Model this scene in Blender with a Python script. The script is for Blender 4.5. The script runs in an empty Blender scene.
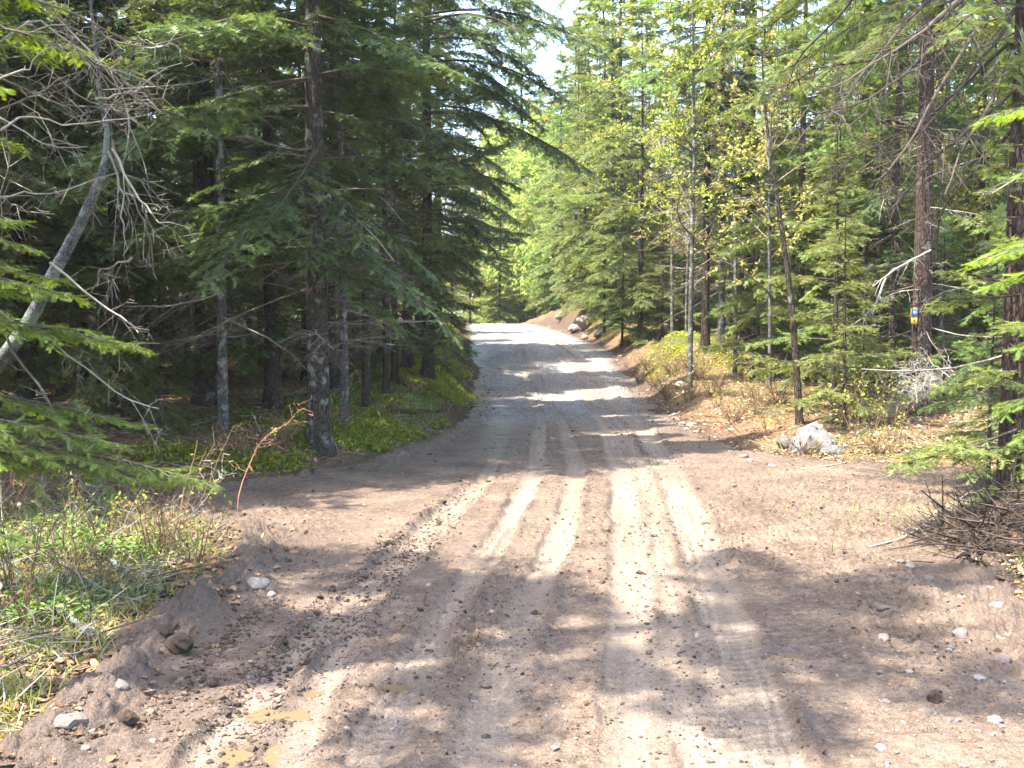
import bpy, math, random
import numpy as np
from math import radians, sin, cos, tan, atan2, pi

SC = bpy.context.scene
COL = SC.collection

# ------------------------------------------------------------------ camera, sky, sun, exposure
FPX, CAMZ = 1050.0, 1.65
PITCH = math.atan(62 / FPX)
cd = bpy.data.cameras.new('camera')
cd.sensor_width = 36.0
cd.lens = 36.0 * FPX / 1024
cd.clip_start, cd.clip_end = 0.05, 2000
cam = bpy.data.objects.new('camera', cd)
cam.location = (0, 0, CAMZ)
cam.rotation_euler = (pi / 2 - PITCH, 0, 0)
COL.objects.link(cam)
SC.camera = cam

SUN_EL = radians(63)
SUN_DIR = np.array([-0.90, -0.42, 0.0])
SUN_DIR /= np.linalg.norm(SUN_DIR)
TO_SUN = np.array([SUN_DIR[0] * cos(SUN_EL), SUN_DIR[1] * cos(SUN_EL), sin(SUN_EL)])
W = bpy.data.worlds.new('World')
SC.world = W
W.use_nodes = True
nt = W.node_tree
sky = nt.nodes.new('ShaderNodeTexSky')
sky.sky_type = 'NISHITA'
sky.sun_disc = False
sky.sun_elevation = SUN_EL
sky.sun_rotation = atan2(SUN_DIR[0], SUN_DIR[1])
sky.dust_density = 2.0
nt.links.new(sky.outputs[0], nt.nodes['Background'].inputs[0])
nt.nodes['Background'].inputs[1].default_value = 0.15
sl = bpy.data.lights.new('sun', 'SUN')
sl.energy, sl.angle, sl.color = 3.4, radians(0.55), (1.0, 0.94, 0.84)
so = bpy.data.objects.new('sun', sl)
from mathutils import Vector, Matrix
so.rotation_euler = Vector(TO_SUN).to_track_quat('Z', 'Y').to_euler()
so.location = (-20, 5, 30)
COL.objects.link(so)
SC.view_settings.view_transform = 'Standard'
SC.view_settings.look = 'None'
SC.view_settings.exposure = 2.92
SC.view_settings.gamma = 1.0
SC.render.engine = 'CYCLES'
cy = SC.cycles
cy.max_bounces, cy.diffuse_bounces, cy.glossy_bounces = 6, 4, 2
cy.transmission_bounces, cy.transparent_max_bounces = 4, 4
cy.use_denoising = True
cy.sample_clamp_indirect = 6.0
cy.caustics_reflective = cy.caustics_refractive = False

# ------------------------------------------------------------------ numeric helpers
RNG = np.random.default_rng(11)

def smooth(a, b, x):
    t = np.clip((x - a) / (b - a), 0, 1)
    return t * t * (3 - 2 * t)

def _hash(ix, iy, seed):
    n = (ix.astype(np.int64) * 374761393 + iy.astype(np.int64) * 668265263 + seed * 974634773) & 0xFFFFFFFF
    n = ((n ^ (n >> 13)) * 1274126177) & 0xFFFFFFFF
    n = n ^ (n >> 16)
    return n / 4294967295.0

def vnoise(x, y, seed=0):
    ix, iy = np.floor(x), np.floor(y)
    fx, fy = x - ix, y - iy
    fx, fy = fx * fx * (3 - 2 * fx), fy * fy * (3 - 2 * fy)
    a, b = _hash(ix, iy, seed), _hash(ix + 1, iy, seed)
    c, d = _hash(ix, iy + 1, seed), _hash(ix + 1, iy + 1, seed)
    return (a * (1 - fx) + b * fx) * (1 - fy) + (c * (1 - fx) + d * fx) * fy

def fbm(x, y, seed=0, o=4):
    s, a, t = 0.0, 0.5, 0.0
    for k in range(o):
        s = s + a * (vnoise(x * 2 ** k + 17.3 * k, y * 2 ** k - 9.1 * k, seed + k) - 0.5)
        t += a
        a *= 0.5
    return s / t * 2          # about -1..1

def norm(v):
    return v / np.maximum(np.linalg.norm(v, axis=-1, keepdims=True), 1e-9)

def ip(y, pts):
    p = np.array(pts, float)
    return np.interp(y, p[:, 0], p[:, 1])

# ------------------------------------------------------------------ the lie of the land
_yy = np.linspace(-60, 400, 4601)
_zr = ip(_yy, [(-60, 0), (12, 0), (19, -.05), (24, -.02), (31, .78), (40, 1.28), (50, 1.58), (57, 1.5), (70, .4), (90, -1.0), (140, -1.0), (400, 2)])
_k = np.exp(-0.5 * (np.arange(-40, 41) / 16.0) ** 2); _k /= _k.sum()
_zr = np.convolve(np.pad(_zr, 40, mode='edge'), _k, 'valid')

def road_z(y): return np.interp(y, _yy, _zr)
XLp = [(-60, -1.8), (4, -1.75), (5.3, -1.8), (7.3, -1.75), (8.4, -2.2), (9.2, -3.0), (10.3, -3.1), (11.2, -2.1), (12, -1.6), (14.7, -1.02), (18.6, -.72), (24, -.72), (30, -1.1), (40, -1.6), (50, -2.1), (60, -3), (75, -6), (400, -40)]
XRp = [(-60, 2.4), (4, 2.4), (5.3, 2.6), (7.3, 3.2), (8.5, 3.7), (10, 4.8), (11.5, 4.9), (12.3, 3.6), (13.2, 2.9), (16, 2.65), (22, 2.75), (26, 2.9), (31, 2.85), (40, 2.0), (50, 1.0), (60, -.6), (75, -3.5), (400, -36)]
def XL(y): return ip(y, XLp)
def XR(y): return ip(y, XRp)

def H(x, y):
    x, y = np.asarray(x, float), np.asarray(y, float)
    z = road_z(y)
    dl, dr = XL(y) - x, x - XR(y)
    bl = ip(y, [(0, .06), (7, .08), (9, .03), (10.5, .05), (12, .26), (15, .42), (20, .5), (30, .5), (45, .5), (60, .2)])
    br = ip(y, [(0, .10), (7, .14), (9, .06), (11.5, .05), (13, .16), (16, .3), (22, .45), (28, .5), (35, .55), (45, .6), (54, .3), (60, .1), (90, 1)])
    z = z + bl * smooth(0, .9, dl) + np.clip(dl - .5, 0, 30) * .015
    z = z + br * smooth(0, 1.1, dr) + np.clip(dr - .5, 0, 40) * ip(y, [(0, .03), (20, .05), (40, .12), (54, .06), (62, .03), (80, .12), (400, .15)])
    out = smooth(0, .8, np.maximum(dl, dr))
    z = z + out * (.10 * fbm(x * .5, y * .5, 3, 3) + .05 * fbm(x * 2.1, y * 2.1, 7, 3) + .4 * fbm(x * .06, y * .06, 5, 2) * smooth(3, 12, np.maximum(dl, dr)))
    # earth mound right of the climb, dirt bank near the crest, mossy humps left, brushy rise on the right
    z = z + .46 * np.exp(-((x - 4.05) / 1.05) ** 4 - ((y - 25.3) / 1.6) ** 4) * smooth(-.1, .8, dr) * (1 + .5 * fbm(x * 1.3, y * 1.3, 21, 4))
    z = z + .8 * np.exp(-((x - 3.3) / 1.2) ** 2 - ((y - 44) / 4) ** 2) * smooth(-.1, .9, dr) * (1 + 1.2 * fbm(x * .9, y * .9, 22, 3)) + .25 * smooth(.1, .8, dr) * smooth(30, 36, y) * smooth(60, 50, y) * fbm(x * 2.2, y * 1.6, 23, 3)
    z = z + .28 * np.exp(-((x + 1.65) / .5) ** 2 - ((y - 21.5) / 1.0) ** 2) + .2 * np.exp(-((x + 2.3) / .6) ** 2 - ((y - 19) / 1.0) ** 2)
    z = z + .26 * np.exp(-((x - 4.1) / .7) ** 2 - ((y - 7.7) / .9) ** 2)
    # berm of pushed-up soil on the near left edge
    z = z + (.06 + .03 * fbm(x * 3, y * 3, 31, 3)) * np.exp(-((dl - .05) / .22) ** 2) * smooth(9.0, 7.6, y)
    z = z + .05 * np.exp(-((dl + .0) / .25) ** 2) * smooth(11.5, 13, y) * smooth(32, 26, y)
    return z

CP, SP = cos(PITCH), sin(PITCH)
def ray(px, py):
    r = np.array([px - 512.0, FPX * CP + (384 - py) * SP, -FPX * SP + (384 - py) * CP])
    return r / r[1]
def P(px, py, Y):
    r = ray(px, py) * Y
    return np.array([r[0], r[1], CAMZ + r[2]])
def G(px, py):
    """where the line of sight through a picture point first meets the land"""
    r = ray(px, py)
    t = np.arange(2.0, 75, .02)
    d = CAMZ + r[2] * t - H(r[0] * t, t)
    i = np.argmax(d < 0) if (d < 0).any() else len(t) - 1
    return np.array([r[0] * t[i], t[i]])

def track(pts):
    return np.array([G(*p) for p in pts])

TRK = [  # polyline, width, depth, tread
    (track([(500, 325), (508, 335), (516, 345), (523, 365), (541, 420), (536, 470), (505, 530), (456, 599), (424, 659), (369, 765)]), .20, .022, 1),
    (track([(524, 345), (533, 365), (561, 420), (578, 470), (566, 520), (532, 600), (506, 660), (478, 765)]), .20, .020, .3),
    (track([(522, 325), (540, 336), (560, 350), (584, 385), (608, 430), (624, 480), (630, 560), (636, 650), (640, 766)]), .26, .020, .15),
    (track([(530, 325), (550, 336), (572, 350), (601, 385), (644, 430), (668, 470), (697, 540), (728, 640), (768, 766)]), .30, .026, 1.0),
    (track([(575, 360), (590, 385), (622, 430), (646, 480), (662, 560), (680, 640), (705, 766)]), .20, .016, .2),
    (track([(470, 490), (430, 525), (397, 560), (350, 605), (302, 650), (262, 695), (205, 766)]), .20, .035, .2),
    (track([(505, 440), (486, 480), (430, 540), (370, 600), (330, 660), (285, 766)]), .16, .014, .6),
]
PUD = [(461, 566, .17, .055), (437, 570, .07, .04), (388, 684, .13, .07), (312, 690, .07, .05), (288, 712, .12, .09), (258, 752, .10, .16), (788, 652, .11, .07)]
PUDW = [(G(a, b), rx, ry) for a, b, rx, ry in PUD]

def poly_dist(x, y, pl):
    """distance to a polyline, signed side and run length"""
    best = np.full(x.shape, 1e9); side = np.zeros(x.shape); run = np.zeros(x.shape)
    acc = 0.0
    for a, b in zip(pl[:-1], pl[1:]):
        d = b - a; L = np.hypot(*d)
        if L < 1e-6: continue
        t = np.clip(((x - a[0]) * d[0] + (y - a[1]) * d[1]) / L ** 2, 0, 1)
        qx, qy = x - a[0] - t * d[0], y - a[1] - t * d[1]
        q = np.hypot(qx, qy)
        m = q < best
        best = np.where(m, q, best)
        side = np.where(m, np.sign(d[0] * qy - d[1] * qx), side)
        run = np.where(m, acc + t * L, run)
        acc += L
    return best, side, run

def road_detail(x, y):
    """relief of the worn road surface and its masks (smooth track, wet, clod ridge)"""
    near = smooth(16, 9, y)
    rough = smooth(-.25, .35, fbm(x * .9, y * .6, 41, 3))
    D = .022 * fbm(x * .8, y * .8, 42, 3) + .010 * fbm(x * 4, y * 4, 43, 3) + near * .007 * fbm(x * 14, y * 14, 44, 3) * (.4 + rough)
    rid = 1 - np.abs(fbm(x * 9, y * 9, 45, 3))
    D = D + near * rough * .026 * np.clip(rid - .70, 0, 1) / .30
    bil = np.abs(fbm(x * 6.5, y * 6.5, 55, 3)); bil2 = np.abs(fbm(x * 17, y * 17, 56, 2))
    D = D + near * (.35 + rough) * (.016 * np.clip(bil - .12, 0, .5) + .012 * bil2)
    tr = np.zeros(x.shape); ridge_groove = np.zeros(x.shape); STK = np.zeros(x.shape)
    for pl, w, dep, tread in TRK:
        wob = .03 * fbm(x * 2, y * 2, 46, 2) + .028 * fbm(x * 8, y * 8, 66, 3)
        d, sd, run = poly_dist(x, y, pl)
        d = np.abs(d + wob)
        inn = np.exp(-(d / (w * .54)) ** 8)
        fade = .62 + .38 * smooth(-.35, .25, fbm(x * .7, run * .5, 47, 2))
        D = D * (1 - .85 * inn * fade) - dep * .95 * inn * fade
        if tread:
            a = np.sin(2 * pi * (run / .075 + sd * d * 5.0))
            gro = np.sin(2 * pi * d / .065)
            D = D + near * tread * inn * (.004 * np.clip(a * 2, -1, 1) + .004 * gro) * smooth(-.4, .2, fbm(x, y, 48, 2))
        stk = fbm(d * sd * 34 + w * 90, run * .9, 57, 3) + (.5 * np.sin(2 * pi * (run / .075 + sd * d * 5.0 + .35 * fbm(run * 3, d * 9, 59, 2))) * tread * near * smooth(-.2, .35, fbm(x * .8, y * .8, 60, 2)))
        STK = STK + inn * stk
        rg = np.exp(-((d - w * .66) / .035) ** 2) * smooth(-.3, .4, fbm(run * 2.2, sd * 7 + w * 50, 49, 3))
        D = D + rg * dep * (.25 + .65 * near) * (1 + .6 * fbm(x * 16, y * 16, 50, 2) * near)
        tr = np.maximum(tr, inn * fade); ridge_groove = np.maximum(ridge_groove, rg * min(1, dep / .03))
    # bars left by a crawler's shoes on the right; grooves darkened in colour as shade and wet
    for cx, cyy, n, hw in ((1.62, 4.45, 6, .15), (1.50, 5.5, 8, .15), (2.05, 5.2, 6, .13), (1.72, 6.5, 8, .16), (.85, 4.2, 4, .12)):
        m = np.exp(-((x - cx - .04 * (y - cyy)) / hw) ** 6) * smooth(n * .055 + .06, n * .055, np.abs(y - cyy))
        bar = np.clip(np.cos(2 * pi * (y + .03 * fbm(x * 4, y * 3, 52, 2)) / .115) * 1.6 - .5, 0, 1)
        gap = smooth(-.3, .1, fbm(x * 5, y * 5, 53, 2)); D = D - .032 * m * bar * gap; ridge_groove = np.maximum(ridge_groove, m * bar * gap)
    wet = smooth(.05, .55, fbm(x * .45 + 3, y * .3, 54, 3)) * .5
    for (g, rx, ry) in PUDW:
        q = ((x - g[0]) / rx) ** 2 + ((y - g[1]) / ry) ** 2
        D = D * (1 - .7 * np.exp(-q * .4)) - .036 * np.exp(-q * .7)
        wet = np.maximum(wet, np.exp(-q * .35))
    return D, tr, wet, ridge_groove, STK

def edge_out(x, y):
    j = .16 * fbm(x * 1.1, y * 1.1, 61, 3) + .09 * fbm(x * 5, y * 5, 62, 3)
    return np.maximum(XL(y) - x, x - XR(y)) + j

def Z(x, y):
    """top surface, road or soil"""
    x, y = np.atleast_1d(np.asarray(x, float)), np.atleast_1d(np.asarray(y, float))
    e = edge_out(x, y)
    D = road_detail(x, y)[0]
    return H(x, y) + np.where(e < .05, D, 0)
def Z1(x, y): return float(Z(x, y)[0])

# ------------------------------------------------------------------ mesh collecting
class Geo:
    def __init__(s): s.v, s.f, s.t, s.n = [], [], [], 0
    def add(s, V, F, mat=0, tone=None):
        """V (n,3), F (m,k) index array, tone per vertex"""
        V = np.asarray(V, np.float32).reshape(-1, 3); F = np.asarray(F, np.int64)
        s.v.append(V); s.f.append((F + s.n, mat))
        if tone is None: tone = .5
        s.t.append(np.broadcast_to(np.asarray(tone, np.float32), (len(V),)))
        s.n += len(V)
    def shift(s, off):
        s.v = [v + np.asarray(off, np.float32) for v in s.v]; return s
    def mesh(s, name, mats, smooth_mats=()):
        me = bpy.data.meshes.new(name)
        V = np.concatenate(s.v)
        idx = np.concatenate([f.ravel() for f, _ in s.f]).astype(np.int32)
        tot = np.concatenate([np.full(len(f), f.shape[1]) for f, _ in s.f]).astype(np.int32)
        mi = np.concatenate([np.full(len(f), m) for f, m in s.f]).astype(np.int32)
        me.vertices.add(len(V)); me.vertices.foreach_set('co', V.ravel())
        me.loops.add(len(idx)); me.loops.foreach_set('vertex_index', idx)
        me.polygons.add(len(tot))
        me.polygons.foreach_set('loop_start', np.concatenate([[0], np.cumsum(tot)[:-1]]).astype(np.int32))
        me.polygons.foreach_set('material_index', mi)
        me.polygons.foreach_set('use_smooth', np.isin(mi, list(smooth_mats)))
        a = me.attributes.new('tone', 'FLOAT', 'POINT')
        a.data.foreach_set('value', np.concatenate(s.t).astype(np.float32))
        for m in mats: me.materials.append(m)
        me.update(calc_edges=True)
        return me

def obj(name, geo, mats, parent=None, sm=(0,), loc=None):
    me = geo if isinstance(geo, bpy.types.Mesh) else geo.mesh(name, mats if isinstance(mats, (list, tuple)) else [mats], sm)
    o = bpy.data.objects.new(name, me); COL.objects.link(o)
    if parent: o.parent = parent
    if loc is not None: o.location = [float(c) for c in loc]
    return o

def tag(o, label=None, cat=None, group=None, kind=None):
    if label: o['label'] = label
    if cat: o['category'] = cat
    if group: o['group'] = group
    if kind: o['kind'] = kind
    return o

def thing(name, label, cat, loc=(0, 0, 0), rz=0, group=None, scale=1.0):
    o = bpy.data.objects.new(name, None); COL.objects.link(o)
    o.empty_display_size = .2
    o.location = [float(c) for c in loc]; o.rotation_euler = (0, 0, rz); o.scale = (scale,) * 3
    return tag(o, label, cat, group)

def dup(root, loc, rz, label, group=None, scale=1.0, tilt=(0, 0)):
    r = root.copy(); COL.objects.link(r)
    r.location = [float(c) for c in loc]; r.rotation_euler = (tilt[0], tilt[1], rz); r.scale = (scale,) * 3
    r['label'] = label
    if group: r['group'] = group
    elif 'group' in r: del r['group']
    for ch in list(root.children):
        c = ch.copy(); COL.objects.link(c); c.parent = r
    return r

def tubes(geo, Pt, R, k=3, mat=0, tone=.5):
    """M tubes at once: Pt (M,N,3), R (M,N)"""
    Pt = np.asarray(Pt, float); R = np.asarray(R, float)
    if Pt.ndim == 2: Pt, R = Pt[None], R[None]
    M, N, _ = Pt.shape
    if M == 0: return
    T = np.gradient(Pt, axis=1); T = norm(T)
    ref = np.where(np.abs(T[:, :1, 2:3]) > .8, np.array([1., .1, 0]), np.array([0., .1, 1.]))
    A = norm(np.cross(T, np.broadcast_to(ref, T.shape))); B = np.cross(T, A)
    th = np.arange(k) * 2 * pi / k
    V = Pt[:, :, None] + R[:, :, None, None] * (np.cos(th)[None, None, :, None] * A[:, :, None] + np.sin(th)[None, None, :, None] * B[:, :, None])
    base = (np.arange(M) * N * k)[:, None, None] + (np.arange(N - 1) * k)[None, :, None]
    j = np.arange(k); j2 = (j + 1) % k
    F = np.stack([base + j, base + j2, base + k + j2, base + k + j], -1).reshape(-1, 4)
    tn = np.broadcast_to(np.asarray(tone, float).reshape(-1, 1) if np.ndim(tone) else tone, (M, N * k)).ravel()
    geo.add(V.reshape(-1, 3), F, mat, tn)

def place(geo, TV, TF, O, X, U, S, mat=0, tone=.5, SY=None):
    """template triangles placed many times: origin, x direction, up hint, scale"""
    M = len(O)
    if M == 0: return
    X = norm(X); Y = norm(np.cross(U, X)); Zz = np.cross(X, Y)
    S = np.broadcast_to(np.asarray(S, float), (M,)); SY = S if SY is None else np.broadcast_to(np.asarray(SY, float), (M,))
    V = O[:, None] + (S[:, None] * TV[None, :, 0])[..., None] * X[:, None] + (SY[:, None] * TV[None, :, 1])[..., None] * Y[:, None] + (SY[:, None] * TV[None, :, 2])[..., None] * Zz[:, None]
    F = (TF[None] + (np.arange(M) * len(TV))[:, None, None]).reshape(-1, TF.shape[1])
    tn = np.repeat(np.broadcast_to(np.asarray(tone, float), (M,)), len(TV))
    geo.add(V.reshape(-1, 3), F, mat, tn)

def shoot_template(pairs, ln, wd, seed):
    r = np.random.default_rng(seed); v, f = [], []
    for i in range(pairs):
        x = (i + .3) / pairs * .92
        for s in (1, -1):
            k = len(v); jx, jz = r.uniform(-.03, .03), r.uniform(-.04, .08)
            v += [(x - wd, 0, 0), (x + wd, 0, 0), (x + ln * .62 + jx, s * ln * r.uniform(.8, 1.1), jz)]
            f.append((k, k + 1, k + 2) if s > 0 else (k + 1, k, k + 2))
    k = len(v); v += [(.85, -wd, 0), (.85, wd, 0), (1.06, 0, 0)]; f.append((k, k + 1, k + 2))
    k = len(v); v += [(0, -wd * .5, 0), (0, wd * .5, 0), (1, 0, 0)]; f.append((k, k + 1, k + 2))
    return np.array(v, float), np.array(f)
SHOOT = {'near': shoot_template(12, .22, .024, 1), 'mid': shoot_template(5, .27, .075, 2), 'far': shoot_template(3, .36, .15, 3)}
LEAF = (np.array([(0, 0, 0), (.35, .26, .06), (.35, -.26, .06), (.75, .2, .05), (.75, -.2, .05), (1, 0, -.05), (.5, 0, -.02)], float),
        np.array([(0, 6, 1), (0, 2, 6), (1, 6, 3), (2, 4, 6), (3, 6, 5), (6, 4, 5)]))

# ------------------------------------------------------------------ materials
def mat(name):
    m = bpy.data.materials.new(name); m.use_nodes = True
    n = m.node_tree.nodes; n.clear()
    return m, n, m.node_tree.links

def N(n, t, **kw):
    x = n.new(t)
    for k, v in kw.items():
        if k in x.inputs: x.inputs[k].default_value = v
        else: setattr(x, k, v)
    return x

def ramp(n, stops):
    r = n.new('ShaderNodeValToRGB'); e = r.color_ramp.elements
    while len(e) < len(stops): e.new(.5)
    for q, (p, c) in zip(e, stops): q.position = p; q.color = (*c, 1)
    return r

def mixc(n, l, fac, a, b):
    m = n.new('ShaderNodeMix'); m.data_type = 'RGBA'
    for src, k in ((fac, 0), (a, 6), (b, 7)):
        if isinstance(src, (int, float)): m.inputs[k].default_value = src
        elif isinstance(src, tuple): m.inputs[k].default_value = (*src, 1)
        else: l.new(src, m.inputs[k])
    return m.outputs[2]

def math_(n, l, op, a, b=0.0):
    m = n.new('ShaderNodeMath'); m.operation = op
    for src, k in ((a, 0), (b, 1)):
        if isinstance(src, (int, float)): m.inputs[k].default_value = src
        else: l.new(src, m.inputs[k])
    return m.outputs[0]

def leaf_mat(name, dark, light, trans=.35, rough=.5, hue=.06, spec=.35):
    m, n, l = mat(name)
    at = N(n, 'ShaderNodeAttribute', attribute_name='tone')
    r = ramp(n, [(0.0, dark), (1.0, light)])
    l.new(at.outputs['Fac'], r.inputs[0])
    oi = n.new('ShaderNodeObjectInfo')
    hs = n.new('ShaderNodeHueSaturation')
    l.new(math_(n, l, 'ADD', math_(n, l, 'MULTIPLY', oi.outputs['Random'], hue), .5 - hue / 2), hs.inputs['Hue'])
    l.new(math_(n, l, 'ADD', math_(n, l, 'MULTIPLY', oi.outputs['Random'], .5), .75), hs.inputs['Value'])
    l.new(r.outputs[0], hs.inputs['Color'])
    d = N(n, 'ShaderNodeBsdfPrincipled', Roughness=rough)
    d.inputs['Specular IOR Level'].default_value = spec
    t = n.new('ShaderNodeBsdfTranslucent')
    hs2 = N(n, 'ShaderNodeHueSaturation', Hue=.485, Saturation=1.15, Value=1.5)
    l.new(hs.outputs[0], d.inputs['Base Color']); l.new(hs.outputs[0], hs2.inputs['Color']); l.new(hs2.outputs[0], t.inputs['Color'])
    mx = N(n, 'ShaderNodeMixShader'); mx.inputs[0].default_value = trans
    l.new(d.outputs[0], mx.inputs[1]); l.new(t.outputs[0], mx.inputs[2])
    o = n.new('ShaderNodeOutputMaterial'); l.new(mx.outputs[0], o.inputs[0])
    return m

def bark_mat(name, c1, c2, c3, lichen, amount, scale=1.0, zs=.25):
    m, n, l = mat(name)
    tc = n.new('ShaderNodeTexCoord'); mp = n.new('ShaderNodeMapping')
    mp.inputs['Scale'].default_value = (scale, scale, scale * zs)
    l.new(tc.outputs['Object'], mp.inputs[0])
    v = N(n, 'ShaderNodeTexVoronoi', Scale=38.0); v.feature = 'DISTANCE_TO_EDGE'; l.new(mp.outputs[0], v.inputs[0])
    a = N(n, 'ShaderNodeTexNoise', Scale=14.0, Detail=6.0, Roughness=.65); l.new(mp.outputs[0], a.inputs[0])
    r = ramp(n, [(.3, c1), (.52, c2), (.75, c3)]); l.new(a.outputs[0], r.inputs[0])
    crack = math_(n, l, 'MULTIPLY', v.outputs['Distance'], 6.0)
    c = mixc(n, l, math_(n, l, 'MINIMUM', crack, 1.0), tuple(x * .45 for x in c1), r.outputs[0])
    b = N(n, 'ShaderNodeTexNoise', Scale=6.5, Detail=5.0, Roughness=.6); l.new(tc.outputs['Object'], b.inputs[0])
    rr = ramp(n, [(1 - amount - .04, (0, 0, 0)), (1 - amount + .05, (1, 1, 1))]); l.new(b.outputs[0], rr.inputs[0])
    b2 = N(n, 'ShaderNodeTexNoise', Scale=40.0, Detail=3.0); l.new(tc.outputs['Object'], b2.inputs[0])
    lm = math_(n, l, 'MULTIPLY', rr.outputs[0], math_(n, l, 'ADD', b2.outputs[0], .35))
    c = mixc(n, l, lm, c, lichen)
    p = N(n, 'ShaderNodeBsdfPrincipled', Roughness=.9); p.inputs['Specular IOR Level'].default_value = .15
    l.new(c, p.inputs['Base Color'])
    bp = N(n, 'ShaderNodeBump', Strength=.7, Distance=.012)
    l.new(math_(n, l, 'ADD', math_(n, l, 'MINIMUM', crack, 1.0), a.outputs[0]), bp.inputs['Height']); l.new(bp.outputs[0], p.inputs['Normal'])
    o = n.new('ShaderNodeOutputMaterial'); l.new(p.outputs[0], o.inputs[0])
    return m

def tone_mat(name, stops, rough=.9, nscale=20.0, namt=.35, spec=.2, bump=0.0, lichen=None):
    m, n, l = mat(name)
    at = N(n, 'ShaderNodeAttribute', attribute_name='tone')
    tc = n.new('ShaderNodeTexCoord')
    a = N(n, 'ShaderNodeTexNoise', Scale=nscale, Detail=5.0, Roughness=.65); l.new(tc.outputs['Object'], a.inputs[0])
    f = math_(n, l, 'ADD', at.outputs['Fac'], math_(n, l, 'MULTIPLY', math_(n, l, 'SUBTRACT', a.outputs[0], .5), namt * 2))
    r = ramp(n, stops); l.new(f, r.inputs[0])
    c = r.outputs[0]
    if lichen:
        b = N(n, 'ShaderNodeTexNoise', Scale=nscale * .4, Detail=6.0, Roughness=.7); l.new(tc.outputs['Object'], b.inputs[0])
        rr = ramp(n, [(lichen[1], (0, 0, 0)), (lichen[1] + .08, (1, 1, 1))]); l.new(b.outputs[0], rr.inputs[0])
        c = mixc(n, l, rr.outputs[0], c, lichen[0])
    p = N(n, 'ShaderNodeBsdfPrincipled', Roughness=rough); p.inputs['Specular IOR Level'].default_value = spec
    l.new(c, p.inputs['Base Color'])
    if bump:
        bp = N(n, 'ShaderNodeBump', Strength=.6, Distance=bump); l.new(a.outputs[0], bp.inputs['Height']); l.new(bp.outputs[0], p.inputs['Normal'])
    o = n.new('ShaderNodeOutputMaterial'); l.new(p.outputs[0], o.inputs[0])
    return m

M = {}
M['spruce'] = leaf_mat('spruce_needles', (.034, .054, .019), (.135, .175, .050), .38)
M['fir'] = leaf_mat('fir_needles', (.058, .090, .024), (.19, .24, .068), .48)  # lightened so the sunlit wash of the right-hand trees is in the colour
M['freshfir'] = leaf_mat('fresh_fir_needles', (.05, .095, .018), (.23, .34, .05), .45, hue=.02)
M['farleaf'] = leaf_mat('far_foliage', (.085, .12, .03), (.25, .28, .075), .48)  # paler version for far conifers, sunlit wash mixed into the colour
M['beech'] = leaf_mat('old_beech_leaves', (.20, .165, .05), (.36, .32, .11), .4)
M['bud'] = leaf_mat('budding_leaves', (.14, .20, .03), (.36, .40, .09), .45)
M['farbudleaf'] = leaf_mat('far_budding_leaves', (.16, .20, .045), (.36, .39, .12), .55)  # brighter and more translucent, backlit glow worked into the colour
M['herb'] = leaf_mat('herb_leaves', (.05, .11, .02), (.19, .28, .06), .35, hue=.0)
M['grassblade'] = leaf_mat('grass_blades', (.07, .13, .025), (.36, .33, .12), .35, hue=.0)
M['mossleaf'] = leaf_mat('moss_clover', (.08, .115, .014), (.31, .33, .035), .38, hue=.0)  # brightened in place of sun dapples the bank does not catch
M['bark_lichen'] = bark_mat('spruce_bark_with_lichen', (.028, .022, .018), (.058, .047, .038), (.095, .080, .066), (.17, .185, .155), .42)
M['bark_dark'] = bark_mat('dark_bark', (.028, .020, .015), (.060, .043, .033), (.10, .075, .06), (.17, .18, .14), .36)
M['bark_red'] = bark_mat('red_brown_bark', (.032, .021, .017), (.068, .045, .036), (.11, .08, .065), (.17, .17, .14), .38)
M['bark_grey'] = bark_mat('pale_grey_bark', (.055, .05, .044), (.11, .102, .09), (.19, .18, .165), (.24, .255, .22), .45, 1.0, .6)
M['bark_snag'] = bark_mat('weathered_grey_bark', (.06, .056, .057), (.11, .104, .105), (.17, .163, .164), (.16, .185, .145), .47, 1.6, 1.2)
M['twig'] = tone_mat('dead_twigs', [(0, (.04, .03, .023)), (.5, (.115, .09, .07)), (1, (.27, .24, .19))], nscale=9, lichen=((.30, .33, .24), .57))
M['twig_brown'] = tone_mat('brown_twigs', [(0, (.045, .028, .018)), (.5, (.12, .075, .045)), (1, (.26, .17, .09))], nscale=12)
M['twig_dark'] = tone_mat('dark_twigs', [(0, (.016, .012, .009)), (.5, (.042, .031, .025)), (1, (.10, .08, .064))], nscale=12)
M['twig_pale'] = tone_mat('bleached_twigs', [(0, (.09, .078, .066)), (.5, (.22, .20, .17)), (1, (.40, .375, .33))], nscale=12)
M['twig_red'] = tone_mat('red_twigs', [(0, (.16, .06, .04)), (.6, (.34, .15, .09)), (1, (.45, .25, .14))], nscale=12)
M['wood'] = tone_mat('branch_wood', [(0, (.03, .022, .016)), (1, (.10, .078, .06))], nscale=14)
M['litter'] = tone_mat('dead_leaves', [(0, (.07, .035, .018)), (.35, (.17, .095, .048)), (.7, (.30, .20, .11)), (1, (.46, .38, .25))], rough=.8, nscale=30, namt=.15)
M['stone'] = tone_mat('field_stone', [(0, (.065, .052, .044)), (.5, (.14, .118, .102)), (1, (.26, .23, .205))], rough=.8, nscale=11, namt=.22, bump=.01)
M['boulder'] = tone_mat('granite_boulder', [(0, (.07, .066, .06)), (.5, (.19, .18, .168)), (1, (.30, .288, .27))], rough=.85, nscale=7, namt=.5, bump=.02, lichen=((.27, .28, .22), .60))
M['clod'] = tone_mat('damp_soil_clods', [(0, (.030, .020, .014)), (.5, (.072, .050, .037)), (1, (.16, .12, .092))], rough=.95, nscale=40, namt=.3, spec=.1, bump=.006)

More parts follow.
